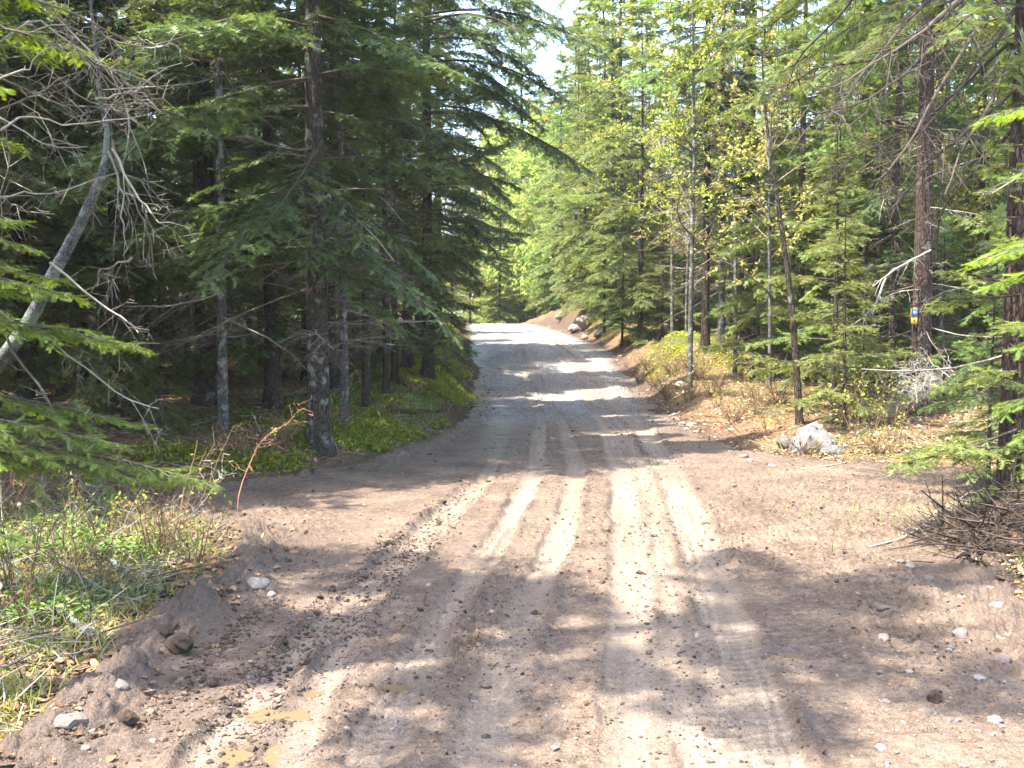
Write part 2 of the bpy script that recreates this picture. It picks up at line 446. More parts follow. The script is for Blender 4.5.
def ground_mat():
    m, n, l = mat('forest_floor_soil')
    tc = n.new('ShaderNodeTexCoord')
    a = N(n, 'ShaderNodeTexNoise', Scale=3.0, Detail=8.0, Roughness=.68); l.new(tc.outputs['Object'], a.inputs[0])
    b = N(n, 'ShaderNodeTexNoise', Scale=26.0, Detail=6.0, Roughness=.7); l.new(tc.outputs['Object'], b.inputs[0])
    v = N(n, 'ShaderNodeTexVoronoi', Scale=34.0, Randomness=1.0); l.new(tc.outputs['Object'], v.inputs[0])
    r = ramp(n, [(.3, (.060, .032, .018)), (.5, (.13, .076, .044)), (.68, (.22, .145, .085)), (.8, (.33, .25, .16))])
    l.new(math_(n, l, 'ADD', math_(n, l, 'MULTIPLY', a.outputs[0], .5), math_(n, l, 'MULTIPLY', b.outputs[0], .5)), r.inputs[0])
    vr = N(n, 'ShaderNodeSeparateColor'); l.new(v.outputs['Color'], vr.inputs[0])
    c = mixc(n, l, math_(n, l, 'MULTIPLY', vr.outputs[0], .5), r.outputs[0], mixc(n, l, vr.outputs[1], (.10, .05, .025), (.34, .23, .13)))
    mo = N(n, 'ShaderNodeAttribute', attribute_name='moss')
    r2 = ramp(n, [(.3, (.035, .055, .010)), (.55, (.085, .11, .018)), (.75, (.16, .165, .03))]); l.new(b.outputs[0], r2.inputs[0])
    f = math_(n, l, 'ADD', math_(n, l, 'MULTIPLY', mo.outputs['Fac'], 1.6), math_(n, l, 'MULTIPLY', math_(n, l, 'SUBTRACT', a.outputs[0], .62), 1.6))
    cl = N(n, 'ShaderNodeClamp'); l.new(f, cl.inputs[0])
    c = mixc(n, l, cl.outputs[0], c, r2.outputs[0])
    so_ = N(n, 'ShaderNodeAttribute', attribute_name='soil')
    r3 = ramp(n, [(.3, (.040, .027, .019)), (.55, (.088, .062, .045)), (.75, (.17, .125, .095))]); l.new(b.outputs[0], r3.inputs[0])
    c = mixc(n, l, so_.outputs['Fac'], c, r3.outputs[0])
    p = N(n, 'ShaderNodeBsdfPrincipled', Roughness=.95); p.inputs['Specular IOR Level'].default_value = .1
    l.new(c, p.inputs['Base Color'])
    bp = N(n, 'ShaderNodeBump', Strength=.9, Distance=.03); l.new(math_(n, l, 'ADD', b.outputs[0], v.outputs['Distance']), bp.inputs['Height']); l.new(bp.outputs[0], p.inputs['Normal'])
    o = n.new('ShaderNodeOutputMaterial'); l.new(p.outputs[0], o.inputs[0])
    return m

def road_mat():
    m, n, l = mat('muddy_dirt_road')
    tc = n.new('ShaderNodeTexCoord')
    at = {k: N(n, 'ShaderNodeAttribute', attribute_name=k).outputs['Fac'] for k in ('track', 'wet', 'ridge_groove', 'gravel', 'streak')}
    a = N(n, 'ShaderNodeTexNoise', Scale=1.6, Detail=7.0, Roughness=.62); l.new(tc.outputs['Object'], a.inputs[0])
    b = N(n, 'ShaderNodeTexNoise', Scale=22.0, Detail=6.0, Roughness=.7); l.new(tc.outputs['Object'], b.inputs[0])
    g = N(n, 'ShaderNodeTexNoise', Scale=90.0, Detail=3.0, Roughness=.7); l.new(tc.outputs['Object'], g.inputs[0])
    r = ramp(n, [(.35, (.047, .031, .021)), (.45, (.093, .064, .044)), (.55, (.148, .105, .075)), (.68, (.228, .170, .125))])
    l.new(math_(n, l, 'ADD', math_(n, l, 'MULTIPLY', a.outputs[0], .45), math_(n, l, 'MULTIPLY', b.outputs[0], .55)), r.inputs[0])
    c = r.outputs[0]
    # worn-smooth tyre tracks are paler and even; churned ridges and damp patches are darker, crawler grooves shaded by colour
    c = mixc(n, l, math_(n, l, 'MULTIPLY', at['track'], .76), c, mixc(n, l, b.outputs[0], (.178, .134, .098), (.285, .226, .172)))
    dark = math_(n, l, 'MULTIPLY', at['wet'], .75)
    c = mixc(n, l, dark, c, mixc(n, l, b.outputs[0], (.065, .045, .033), (.15, .11, .082)))
    c = mixc(n, l, math_(n, l, 'MULTIPLY', at['ridge_groove'], .75), c, (.085, .060, .046))
    v = N(n, 'ShaderNodeTexVoronoi', Scale=30.0); l.new(tc.outputs['Object'], v.inputs[0])
    sc_ = N(n, 'ShaderNodeSeparateColor'); l.new(v.outputs['Color'], sc_.inputs[0])
    gv = ramp(n, [(0, (.13, .125, .125)), (.6, (.27, .265, .26)), (1, (.46, .45, .44))]); l.new(sc_.outputs[0], gv.inputs[0])
    gm = math_(n, l, 'MULTIPLY', math_(n, l, 'MULTIPLY', at['gravel'], .75), math_(n, l, 'SUBTRACT', 1.0, math_(n, l, 'MULTIPLY', at['track'], .7)))
    c = mixc(n, l, gm, c, gv.outputs[0])
    g2 = N(n, 'ShaderNodeTexNoise', Scale=170.0, Detail=4.0, Roughness=.75); l.new(tc.outputs['Object'], g2.inputs[0])
    gr_ = ramp(n, [(.40, (.45, .42, .40)), (.5, (1, 1, 1)), (.62, (1.6, 1.55, 1.5))]); l.new(math_(n, l, 'ADD', math_(n, l, 'MULTIPLY', g.outputs[0], .5), math_(n, l, 'MULTIPLY', g2.outputs[0], .5)), gr_.inputs[0])
    mm = n.new('ShaderNodeMix'); mm.data_type = 'RGBA'; mm.blend_type = 'MULTIPLY'; mm.inputs[0].default_value = .8
    l.new(c, mm.inputs[6]); l.new(gr_.outputs[0], mm.inputs[7]); c = mm.outputs[2]
    # long scuff lines pressed into the tyre tracks
    hs = n.new('ShaderNodeHueSaturation'); l.new(c, hs.inputs['Color'])
    l.new(math_(n, l, 'ADD', 1.0, math_(n, l, 'MULTIPLY', at['streak'], .30)), hs.inputs['Value']); c = hs.outputs[0]
    p = N(n, 'ShaderNodeBsdfPrincipled'); p.inputs['Specular IOR Level'].default_value = .3
    l.new(c, p.inputs['Base Color'])
    ro = math_(n, l, 'SUBTRACT', .9, math_(n, l, 'MULTIPLY', at['wet'], .6)); l.new(ro, p.inputs['Roughness'])
    hgt = math_(n, l, 'ADD', math_(n, l, 'MULTIPLY', b.outputs[0], .6), math_(n, l, 'ADD', math_(n, l, 'MULTIPLY', g.outputs[0], .5), math_(n, l, 'MULTIPLY', math_(n, l, 'MULTIPLY', v.outputs['Distance'], at['gravel']), -1.2)))
    bp = N(n, 'ShaderNodeBump', Strength=1.0, Distance=.028); l.new(hgt, bp.inputs['Height']); l.new(bp.outputs[0], p.inputs['Normal'])
    o = n.new('ShaderNodeOutputMaterial'); l.new(p.outputs[0], o.inputs[0])
    return m

def grid_mesh(name, X, Y, Zv, m, attrs):
    ny, nx = X.shape
    i = np.arange(ny * nx).reshape(ny, nx)
    F = np.stack([i[:-1, :-1], i[:-1, 1:], i[1:, 1:], i[1:, :-1]], -1).reshape(-1, 4)
    g = Geo(); g.add(np.stack([X, Y, Zv], -1), F)
    o = obj(name, g, m)
    for k, a in attrs.items():
        at = o.data.attributes.new(k, 'FLOAT', 'POINT'); at.data.foreach_set('value', np.ascontiguousarray(a, np.float32).ravel())
    return o

# ------------------------------------------------------------------ ground and road
def steps(a, b, d0, grow):
    out = [a]
    while out[-1] < b: out.append(out[-1] + d0); d0 *= grow
    return out
ys = np.array(sorted(set(list(-np.array(steps(0, 300, .15, 1.12))) + list(np.arange(0.1, 2.5, .1)) + list(np.arange(2.5, 14, .05)) + list(np.arange(14, 30, .12)) + list(np.arange(30, 62, .3)) + steps(62, 900, .6, 1.06))))
half = list(np.arange(.03, 6, .06)) + steps(6, 600, .12, 1.07)
xs = np.array(sorted([-h for h in half] + half))
X, Y = np.meshgrid(xs, ys)
e = edge_out(X, Y)
Zg = H(X, Y)
out = smooth(.1, .5, e)
Zg = Zg + out * (smooth(20, 12, Y) + 2.2 * np.exp(-((X - 3.6) / 1.2) ** 2 - ((Y - 25) / 2.0) ** 2) + 2.5 * np.exp(-((X - 2.8) / 1.6) ** 2 - ((Y - 44) / 5) ** 2)) * (.03 * fbm(X * 4, Y * 4, 71, 3) + .015 * fbm(X * 13, Y * 13, 72, 2)) - .16 * smooth(.02, -.35, e)
dl = XL(Y) - X; dr = X - XR(Y)
moss = smooth(.1, .6, dl + .4 * fbm(X * 1.6, Y * 1.6, 88, 3)) * smooth(4.5, 1.5, dl) * smooth(11.5, 13.5, Y) * smooth(45, 30, Y)
moss = np.maximum(moss, .55 * smooth(.2, 1.0, dl) * smooth(9.5, 7, Y) * smooth(6, 3, dl))
moss = np.maximum(moss, .8 * np.exp(-((X - 3.9) / 1.2) ** 2 - ((Y - 25.6) / 1.6) ** 2) * smooth(.45, .9, dr))
moss = np.maximum(moss, .45 * smooth(.2, 1.2, dr) * (.5 + .5 * smooth(20, 30, Y)))
moss = np.maximum(moss, .5 * smooth(.2, 1.2, dl) * smooth(40, 50, Y))
soil = np.clip(smooth(.55, .1, e) + .75 * smooth(1.8, .5, dr + .6 * fbm(X * .8, Y * .8, 79, 3)) * smooth(36, 39, Y) * smooth(52, 47, Y) + .8 * np.exp(-((X - 3.2) / .6) ** 4 - ((Y - 24.0) / 1.7) ** 4), 0, 1)
ground = tag(grid_mesh('ground', X, Y, Zg, ground_mat(), {'moss': moss, 'soil': soil}), kind='structure')

ry = np.array(steps(1.2, 82, .0075, 1.0045))
ru = np.linspace(-1, 1, 900)
Yr = np.repeat(ry[:, None], len(ru), 1)
lo, hi = XL(ry) - .55, XR(ry) + .55
Xr = lo[:, None] + (hi - lo)[:, None] * (ru[None] + 1) / 2
e = edge_out(Xr, Yr)
D, tr, wet, ridge_groove, STK = road_detail(Xr, Yr)
berm = smooth(-.35, -.02, e) * smooth(.4, .1, e)
gravel_edge = smooth(.02, -.45, e)
D = D + berm * smooth(16, 11, Yr) * (.055 * fbm(Xr * 9, Yr * 9, 73, 4) + .05 * np.abs(fbm(Xr * 22, Yr * 22, 80, 2)) + .05 * np.abs(fbm(Xr * 4, Yr * 4, 78, 3)))
Zr = H(Xr, Yr) + D - .22 * smooth(.06, .5, e)
gravel = smooth(15, 21, Yr + 2 * fbm(Xr * .6, Yr * .3, 74, 3)) * (.65 + .35 * smooth(-.2, .3, fbm(Xr * .8, Yr * .5, 75, 3)))
wet = np.maximum(wet, .85 * smooth(-.55, -.05, e + .25 * fbm(Xr * 1.3, Yr * 1.3, 76, 3)))
ridge_groove = np.maximum(ridge_groove, .9 * smooth(.55, .1, XL(Yr) - Xr) * smooth(-.42, -.1, XL(Yr) - Xr + .25 * fbm(Xr * 3, Yr * 3, 77, 3)) * smooth(9.2, 8.0, Yr))
wet = np.maximum(wet, .95 * np.exp(-((Xr + .22) / .32) ** 2) * smooth(11, 12.5, Yr) * smooth(26, 17, Yr) * smooth(-.5, 0, fbm(Xr * 2, Yr * 2, 58, 3)))
road = tag(grid_mesh('dirt_road', Xr, Yr, Zr, road_mat(), {'track': tr, 'wet': wet, 'ridge_groove': ridge_groove, 'gravel': gravel * gravel_edge, 'streak': STK}), kind='structure')

def puddle_mat():
    m, n, l = mat('muddy_puddle_water')
    p = N(n, 'ShaderNodeBsdfPrincipled', Roughness=.06); p.inputs['Base Color'].default_value = (.13, .092, .05, 1)
    p.inputs['IOR'].default_value = 1.33
    o = n.new('ShaderNodeOutputMaterial'); l.new(p.outputs[0], o.inputs[0])
    return m
M['puddle'] = puddle_mat()
for (g, rx, ry_) in PUDW:
    th = np.linspace(0, 2 * pi, 40, endpoint=False)
    zz = float(H(g[0], g[1])) - .025
    w = 1.25 + .25 * np.sin(3 * th + g[0] * 9) + .12 * np.sin(7 * th + g[1] * 5)
    V = np.stack([rx * w * np.cos(th), ry_ * w * np.sin(th), 0 * th], -1)
    ge = Geo(); ge.add(np.vstack([[0, 0, 0], V * 1.25]), [(0, 1 + i, 1 + (i + 1) % 40) for i in range(40)])
    tag(obj('puddle', ge, M['puddle'], loc=(g[0], g[1], zz)), kind='structure')

# ------------------------------------------------------------------ conifers
def along(axes, i, s):
    """point and tangent at fraction s of polyline i"""
    n = axes.shape[1] - 1
    q = np.clip(s * n, 0, n - 1e-6); k = q.astype(int); f = (q - k)[:, None]
    a, b = axes[i, k], axes[i, k + 1]
    return a + (b - a) * f, norm(b - a)

def foliate(geo, axes, L, tone, rng, lod, lat_sp, lat_ratio, sp, sl, bare=.25, wood_mat=1, droop=.12, ang=55, lat_wood=True, lat_max=.9):
    M_ = len(L)
    n = np.maximum(3, (L * (1 - bare) / lat_sp).astype(int))
    i = np.repeat(np.arange(M_), n * 2)
    k = np.concatenate([np.arange(2 * c) for c in n])
    s = bare + (1 - bare) * ((k // 2) + rng.uniform(.1, .9, len(k))) / np.repeat(n, n * 2)
    sgn = np.where(k % 2 == 0, 1.0, -1.0)
    p, T = along(axes, i, s)
    upv = np.array([0, 0, 1.0])
    S_ = norm(np.cross(T, upv[None])) * sgn[:, None]
    a = np.radians(ang + rng.normal(0, 9, len(k)))[:, None]
    d = T * np.cos(a) + S_ * np.sin(a); d[:, 2] -= droop * rng.normal(1.2, 1.3, len(k)); d = norm(d)
    ell = np.minimum(L[i] * lat_ratio * (1 - s) ** .75 * smooth(bare - .25, bare + .25, s) , lat_max) * rng.uniform(.6, 1.15, len(k)) + .05
    # the branch tip itself carries shoots as well
    pe, Te = along(axes, np.arange(M_), np.full(M_, .72))
    p = np.vstack([p, pe]); d = np.vstack([d, norm(axes[:, -1] - pe)]); ell = np.concatenate([ell, np.linalg.norm(axes[:, -1] - pe, axis=1)])
    kp = (rng.uniform(0, 1, len(ell)) > .13) & (ell > 0)
    ell = np.where(kp, ell, ell * .35)
    tl = np.concatenate([tone[i], tone]) + rng.normal(0, .10, len(ell))
    if lat_wood:
        tubes(geo, np.stack([p, p + d * ell[:, None] * .9], 1), np.stack([.0035 + ell * .004, np.full(len(ell), .0015)], 1), 3, wood_mat, .5)
    c = np.maximum(2, np.ceil(ell / sp).astype(int))
    j = np.repeat(np.arange(len(ell)), c * 2)
    kk = np.concatenate([np.arange(2 * q) for q in c])
    t = ((kk // 2) + rng.uniform(.2, 1.0, len(kk))) / np.repeat(c, c * 2)
    sg = np.where(kk % 2 == 0, 1.0, -1.0)
    dd = d[j]; o = p[j] + dd * (ell[j] * t)[:, None]
    pr = norm(np.cross(dd, upv[None])) * sg[:, None]
    aa = np.radians(38 + rng.normal(0, 14, len(kk)))[:, None]
    sd = dd * np.cos(aa) + pr * np.sin(aa); sd[:, 2] += rng.normal(-.16, .24, len(kk))
    U = np.array([0, 0, 1.0]) + rng.normal(0, .35, (len(kk), 3))
    SL = sl * rng.uniform(.65, 1.25, len(kk)) * (1.05 - .3 * t)
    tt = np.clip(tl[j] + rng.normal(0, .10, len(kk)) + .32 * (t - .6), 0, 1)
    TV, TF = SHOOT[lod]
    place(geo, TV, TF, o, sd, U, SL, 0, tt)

def axes_from(base, az, L, rise, curve, rng, n=6):
    s = np.linspace(0, 1, n)[None]
    az = az[:, None] + rng.normal(0, .22, (len(L), 1)) * s
    h = L[:, None] * s * .96
    x = base[:, 0:1] + np.cos(az) * h; y = base[:, 1:2] + np.sin(az) * h
    z = base[:, 2:3] + L[:, None] * (rise[:, None] * s + curve[:, None] * s ** 2) + rng.normal(0, .01, (len(L), n)) * s
    return np.stack([x, y, z], -1)

def conifer_trunk(h, r, rng, wob=.05, k=14):
    zz = np.concatenate([[-.25, 0, .12, .35], np.linspace(.8, h, 16)])
    fl = 1 + .55 * np.exp(-np.maximum(zz, 0) / .14)
    rad = r * fl * np.clip(1 - .92 * (zz / h), .02, 1) ** .85
    px = wob * np.sin(zz * .5 + rng.uniform(0, 6)) * (zz / h).clip(0); py = wob * np.sin(zz * .43 + rng.uniform(0, 6)) * (zz / h).clip(0)
    g = Geo(); pts = np.stack([px, py, zz], -1)
    tubes(g, pts, rad, k, 0, .5)
    return g, pts, rad

def dead_limbs(pts, rad, z0, z1, cnt, Lr, rng, droop=-.12, twigs=9, sub=3, ml=None):
    g = Geo()
    zb = rng.uniform(z0, z1, cnt); az = rng.uniform(0, 2 * pi, cnt)
    L = rng.uniform(Lr[0], Lr[1], cnt)
    cx = np.interp(zb, pts[:, 2], pts[:, 0]); cyy = np.interp(zb, pts[:, 2], pts[:, 1])
    ax = axes_from(np.stack([cx, cyy, zb], -1), az, L, rng.normal(droop, .15, cnt), rng.normal(-.08, .14, cnt), rng)
    ax = ax + np.cumsum(rng.normal(0, .012, ax.shape), 1)
    tn = rng.uniform(.2, .9, cnt)
    tubes(g, ax, np.linspace(1, .25, 6)[None] * (.004 + .006 * L)[:, None], 4, 0, tn)
    i = np.repeat(np.arange(cnt), twigs); s = rng.uniform(.25, 1, len(i))
    p, T = along(ax, i, s)
    S_ = norm(np.cross(T, np.array([[0, 0, 1.0]]))) * rng.choice([-1, 1], len(i))[:, None]
    d = norm(T * .7 + S_ * rng.uniform(.4, 1, (len(i), 1)) + np.array([0, 0, 1]) * rng.normal(-.15, .25, (len(i), 1)))
    l_ = L[i] * rng.uniform(.12, .42, len(i)) * (1.2 - s)
    mid = p + d * (l_ * .5)[:, None] + rng.normal(0, .02, p.shape); en = p + d * l_[:, None] + np.array([0, 0, -1]) * (l_ * rng.uniform(0, .25, len(l_)))[:, None]
    la = np.stack([p, mid, en], 1)
    tubes(g, la, np.array([[1, .7, .4]]) * (.0022 + .003 * l_)[:, None], 3, 0, tn[i])
    if sub:
        j = np.repeat(np.arange(len(i)), sub); q, T2 = along(la, j, rng.uniform(.3, 1, len(j)))
        d2 = norm(T2 * .6 + rng.normal(0, .6, T2.shape)); l2 = l_[j] * rng.uniform(.2, .6, len(j))
        tubes(g, np.stack([q, q + d2 * l2[:, None]], 1), np.broadcast_to(np.array([[.0022, .0012]]), (len(j), 2)), 3, 0, tn[i][j])
    return g

def conifer(seed, h, r, cb, Rm, needles, bark, lod='mid', dens=1.0, dead=30, deadL=(.5, 1.4), low_rise=-.18, zc=8.5, sl=.15, sp=.08, lat_sp=.095, tone0=.45, peak=.25):
    """returns the meshes of trunk, crown and dead limbs; cb = height where the green crown begins"""
    rng = np.random.default_rng(seed)
    tg, pts, rad = conifer_trunk(h, r, rng)
    crown = Geo()
    def zone(z0, z1, per_m, lod, lat_sp, sp, sl):
        if z1 <= z0: return
        cnt = max(4, int((z1 - z0) * per_m))
        zb = np.linspace(z0, z1, cnt) + rng.uniform(-.2, .2, cnt)
        az = np.arange(cnt) * 2.39996 + rng.normal(0, .35, cnt)
        f = np.clip((zb - cb) / (h - cb), 0, 1)
        prof = np.where(f < peak, .62 + .38 * f / peak, np.clip((1 - f) / (1 - peak), 0, 1) ** .85)
        L = np.maximum(Rm * prof * rng.uniform(.4, 1.2, cnt), .18)
        rise = low_rise + .62 * f + rng.normal(0, .17, cnt)
        curve = -.20 + .10 * f + rng.normal(0, .13, cnt)
        cx = np.interp(zb, pts[:, 2], pts[:, 0]); cyy = np.interp(zb, pts[:, 2], pts[:, 1])
        ax = axes_from(np.stack([cx, cyy, zb], -1), az, L, rise, curve, rng)
        tubes(crown, ax, np.linspace(1, .2, 6)[None] * (.005 + .007 * L)[:, None], 4, 1, .4)
        tone = np.clip(tone0 + rng.normal(0, .14, cnt), .05, .95)
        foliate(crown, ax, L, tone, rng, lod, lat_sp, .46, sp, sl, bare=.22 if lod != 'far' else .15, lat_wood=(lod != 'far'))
    top = min(h, zc)
    zone(cb, top, 9.5 * dens, lod, lat_sp, sp, sl)
    if h > zc: zone(zc, h - .1, 6.5 * dens, 'far', .16, .15, .25)
    # leader
    place(crown, *SHOOT['far'], np.array([[pts[-1, 0], pts[-1, 1], h - .2 + .06 * q] for q in range(5)]), np.array([[.1 * cos(q * 2), .1 * sin(q * 2), 1] for q in range(5)]), np.array([[1., q * .5, 0] for q in range(5)]), .25, 0, .6)
    res = [('trunk', tg.mesh('trunk', [bark], (0,)), bark), ('crown', crown.mesh('crown', [needles, M['wood']], ()), None)]
    if dead:
        dg = dead_limbs(pts, rad, min(1.1, h * .1), max(cb + 1.2, 1.5), dead, deadL, rng)
        res.append(('dead_limbs', dg.mesh('dead_limbs', [M['twig']], ()), None))
    return res

class Kind:
    """a kind of tree built once; put() copies it"""
    def __init__(s, name, cat, parts): s.name, s.cat, s.parts, s.first = name, cat, parts, None
    def put(s, x, y, rz, label, group=None, scale=1.0, tilt=(0, 0), sink=.03):
        loc = (x, y, float(H(x, y)) - sink)
        if s.first is None:
            s.first = thing(s.name, label, s.cat, loc, rz, group, scale); s.first.rotation_euler = (tilt[0], tilt[1], rz)
            for nm, me, _ in s.parts: obj(nm, me, None, s.first)
            return s.first
        return dup(s.first, loc, rz, label, group, scale, tilt)

import time
T0 = time.time()
K = {}
K['bigA'] = Kind('spruce_tree', 'tree', conifer(1, 11.5, .135, 2.2, 2.7, M['spruce'], M['bark_lichen'], dens=1.3, dead=34, deadL=(.6, 1.7), peak=.15))
K['bigB'] = Kind('spruce_tree', 'tree', conifer(2, 12, .12, 1.3, 2.2, M['spruce'], M['bark_dark'], dead=20, tone0=.4))
K['bigC'] = Kind('spruce_tree', 'tree', conifer(3, 12, .15, 1.8, 2.1, M['fir'], M['bark_red'], dead=40, deadL=(.5, 1.6)))
K['bareC'] = Kind('spruce_tree', 'tree', conifer(13, 13, .15, 5.2, 2.3, M['fir'], M['bark_red'], dead=46, deadL=(.4, 1.5)))
K['tallpine'] = Kind('tall_spruce', 'tree', conifer(14, 17, .18, 9.5, 2.6, M['spruce'], M['bark_dark'], lod='far', dead=20, deadL=(.4, 1.2), zc=9.6, dens=.42))  # unseen tree, high thin crown shaped for dappled shade
K['pole'] = Kind('spruce_tree', 'tree', conifer(4, 10.5, .065, 3.8, 1.4, M['spruce'], M['bark_grey'], dead=60, deadL=(.4, 1.5), dens=.9))
K['poleB'] = Kind('spruce_tree', 'tree', conifer(5, 11, .075, 2.8, 1.7, M['spruce'], M['bark_dark'], dead=55, deadL=(.4, 1.3), dens=.9, tone0=.35))
K['fir'] = Kind('fir_tree', 'tree', conifer(6, 9, .07, .5, 1.8, M['fir'], M['bark_dark'], dead=8, deadL=(.3, .8), tone0=.5, peak=.12))
K['firB'] = Kind('fir_tree', 'tree', conifer(7, 14, .10, .7, 2.2, M['fir'], M['bark_dark'], dead=14, deadL=(.4, 1.0), tone0=.55, peak=.15))
K['young'] = Kind('young_fir', 'young tree', conifer(8, 3.4, .03, .3, 1.0, M['fir'], M['bark_dark'], dead=0, tone0=.55, dens=1.3, sl=.10, sp=.06, lat_sp=.075, peak=.1))
K['youngB'] = Kind('young_fir', 'young tree', conifer(9, 2.0, .02, .15, .75, M['fir'], M['bark_dark'], dead=0, tone0=.5, dens=1.6, sl=.09, sp=.055, lat_sp=.07, peak=.1))
K['far'] = Kind('conifer_tree', 'tree', conifer(10, 14, .14, .5, 2.9, M['farleaf'], M['bark_dark'], lod='far', dead=0, zc=2.0, dens=1.7, tone0=.5))
K['farB'] = Kind('conifer_tree', 'tree', conifer(12, 18, .16, 1.0, 3.2, M['farleaf'], M['bark_dark'], lod='far', dead=0, zc=3.0, dens=1.6, tone0=.5))

# ------------------------------------------------------------------ broadleaf saplings
def broadleaf(seed, h, r, nb, leaves, leaf_m, bark, ls=.05, lean=(0, 0), b0=.25, spread=.55, bend=.12, sub=7):
    rng = np.random.default_rng(seed)
    zz = np.concatenate([[-.2, 0, .15], np.linspace(.5, h, 14)])
    f = np.clip(zz / h, 0, 1)
    pts = np.stack([lean[0] * f + bend * np.sin(f * 5 + rng.uniform(0, 6)) * f, lean[1] * f + bend * np.sin(f * 4 + rng.uniform(0, 6)) * f, zz], -1)
    rad = r * (1 + .35 * np.exp(-np.maximum(zz, 0) / .08)) * (1 - .9 * f)
    tg = Geo(); tubes(tg, pts, rad, 9, 0, .5)
    cr = Geo()
    zb = rng.uniform(b0 * h, h * .97, nb); az = rng.uniform(0, 2 * pi, nb)
    L = h * spread * .5 * rng.uniform(.4, 1.1, nb) * (1.15 - zb / h)
    base = np.stack([np.interp(zb, zz, pts[:, 0]), np.interp(zb, zz, pts[:, 1]), zb], -1)
    ax = axes_from(base, az, L, rng.uniform(.2, .9, nb), rng.normal(-.1, .15, nb), rng)
    ax += np.cumsum(rng.normal(0, .02, ax.shape), 1) * np.linspace(0, 1, 6)[None, :, None]
    tubes(cr, ax, np.linspace(1, .2, 6)[None] * np.minimum(.004 + .007 * L, r * .6)[:, None], 4, 1, .5)
    i = np.repeat(np.arange(nb), sub); s = rng.uniform(.2, 1, len(i)); p, T = along(ax, i, s)
    d = norm(T * .8 + rng.normal(0, .5, T.shape)); l_ = L[i] * rng.uniform(.15, .45, len(i))
    la = np.stack([p, p + d * (l_ * .5)[:, None], p + d * l_[:, None] + rng.normal(0, .03, p.shape)], 1)
    tubes(cr, la, np.broadcast_to(np.array([[.0035, .0025, .0012]]), (len(i), 3)), 3, 1, .5)
    j = rng.integers(0, len(i), leaves); o, T2 = along(la, j, rng.uniform(.2, 1, leaves))
    place(cr, *LEAF, o, norm(T2 * .4 + rng.normal(0, .6, T2.shape) + np.array([0, 0, -.2])), rng.normal(0, .6, (leaves, 3)) + np.array([0, 0, 1.0]), ls * rng.uniform(.6, 1.3, leaves), 0, rng.uniform(0, 1, leaves))
    return [('trunk', tg.mesh('trunk', [bark], (0,)), None), ('crown', cr.mesh('crown', [leaf_m, M['twig']], ()), None)]
K['beech'] = Kind('beech_sapling', 'sapling', broadleaf(21, 6.5, .035, 26, 1800, M['beech'], M['bark_grey'], .07))
K['beechB'] = Kind('beech_sapling', 'sapling', broadleaf(22, 8.5, .05, 34, 2600, M['beech'], M['bark_grey'], .06, spread=.5))
K['budding'] = Kind('budding_tree', 'tree', broadleaf(23, 9, .06, 60, 9000, M['bud'], M['bark_grey'], .065, spread=.6, sub=12))
K['farbud'] = Kind('budding_tree', 'tree', broadleaf(24, 12, .10, 80, 16000, M['farbudleaf'], M['bark_grey'], .15, spread=.7, b0=.08, sub=14))
K['farbush'] = Kind('budding_bush', 'bush', broadleaf(26, 4, .04, 50, 9000, M['farbudleaf'], M['bark_grey'], .11, spread=1.0, b0=.05, sub=14))
K['curved'] = Kind('bare_sapling', 'sapling', broadleaf(25, 6, .055, 18, 160, M['bud'], M['bark_dark'], .05, lean=(-.5, .3), bend=.16, b0=.45))
print('kinds built', round(time.time() - T0, 1), 's')

# ---- trees the picture singles out
def at_px(px, Y): return (px - 512) / FPX * Y
def tree(kind, px, Y, label, scale=1.0, rz=None, group=None, tilt=(0, 0)):
    x = at_px(px, Y)
    TREES.append((x, Y))
    return K[kind].put(x, Y, RNG.uniform(0, 6.28) if rz is None else rz, label, group, scale, tilt)
TREES = []
tree('bigA', 318, 12.0, 'tall spruce with thick lichen-mottled trunk standing at left edge of the mossy bank', rz=.4)
tree('pole', 222, 12.6, 'slender grey spruce trunk with lichened dead limbs, left of the thick mottled spruce', rz=2.1)
tree('pole', 344, 13.4, 'pale thin grey trunk standing just right behind the thick mottled spruce', .9, rz=4.4)
tree('poleB', 366, 15.0, 'dark thin trunk nearest the mossy bank, beside the pale thin trunk', .85)
tree('poleB', 386, 16.6, 'straight dark thin trunk rising behind the green clover bank', .8)
tree('bigC', 207, 15.5, 'broad reddish brown spruce trunk behind the slender grey trunk in the left wood', 1.2)
tree('bigB', 272, 15.0, 'dark spruce between the slender grey trunk and the thick mottled spruce', 1.0)
tree('bigB', 428, 20.0, 'bushy dark spruce overhanging the left road edge behind the mossy hump', 1.0, rz=1.0)
tree('bigB', 408, 24.5, 'dark spruce on left road edge reaching branches out before the crest', 1.05, rz=3.0)
tree('bigA', 438, 31.0, 'spruce at the left road edge halfway up the climb', 1.0, rz=5.0)
tree('fir', 395, 18.5, 'dense fir growing low between thin trunks above the moss bank', .9)
tree('fir', 452, 39.0, 'farthest fir standing at the left edge of the road near the crest', .7, rz=2.0)

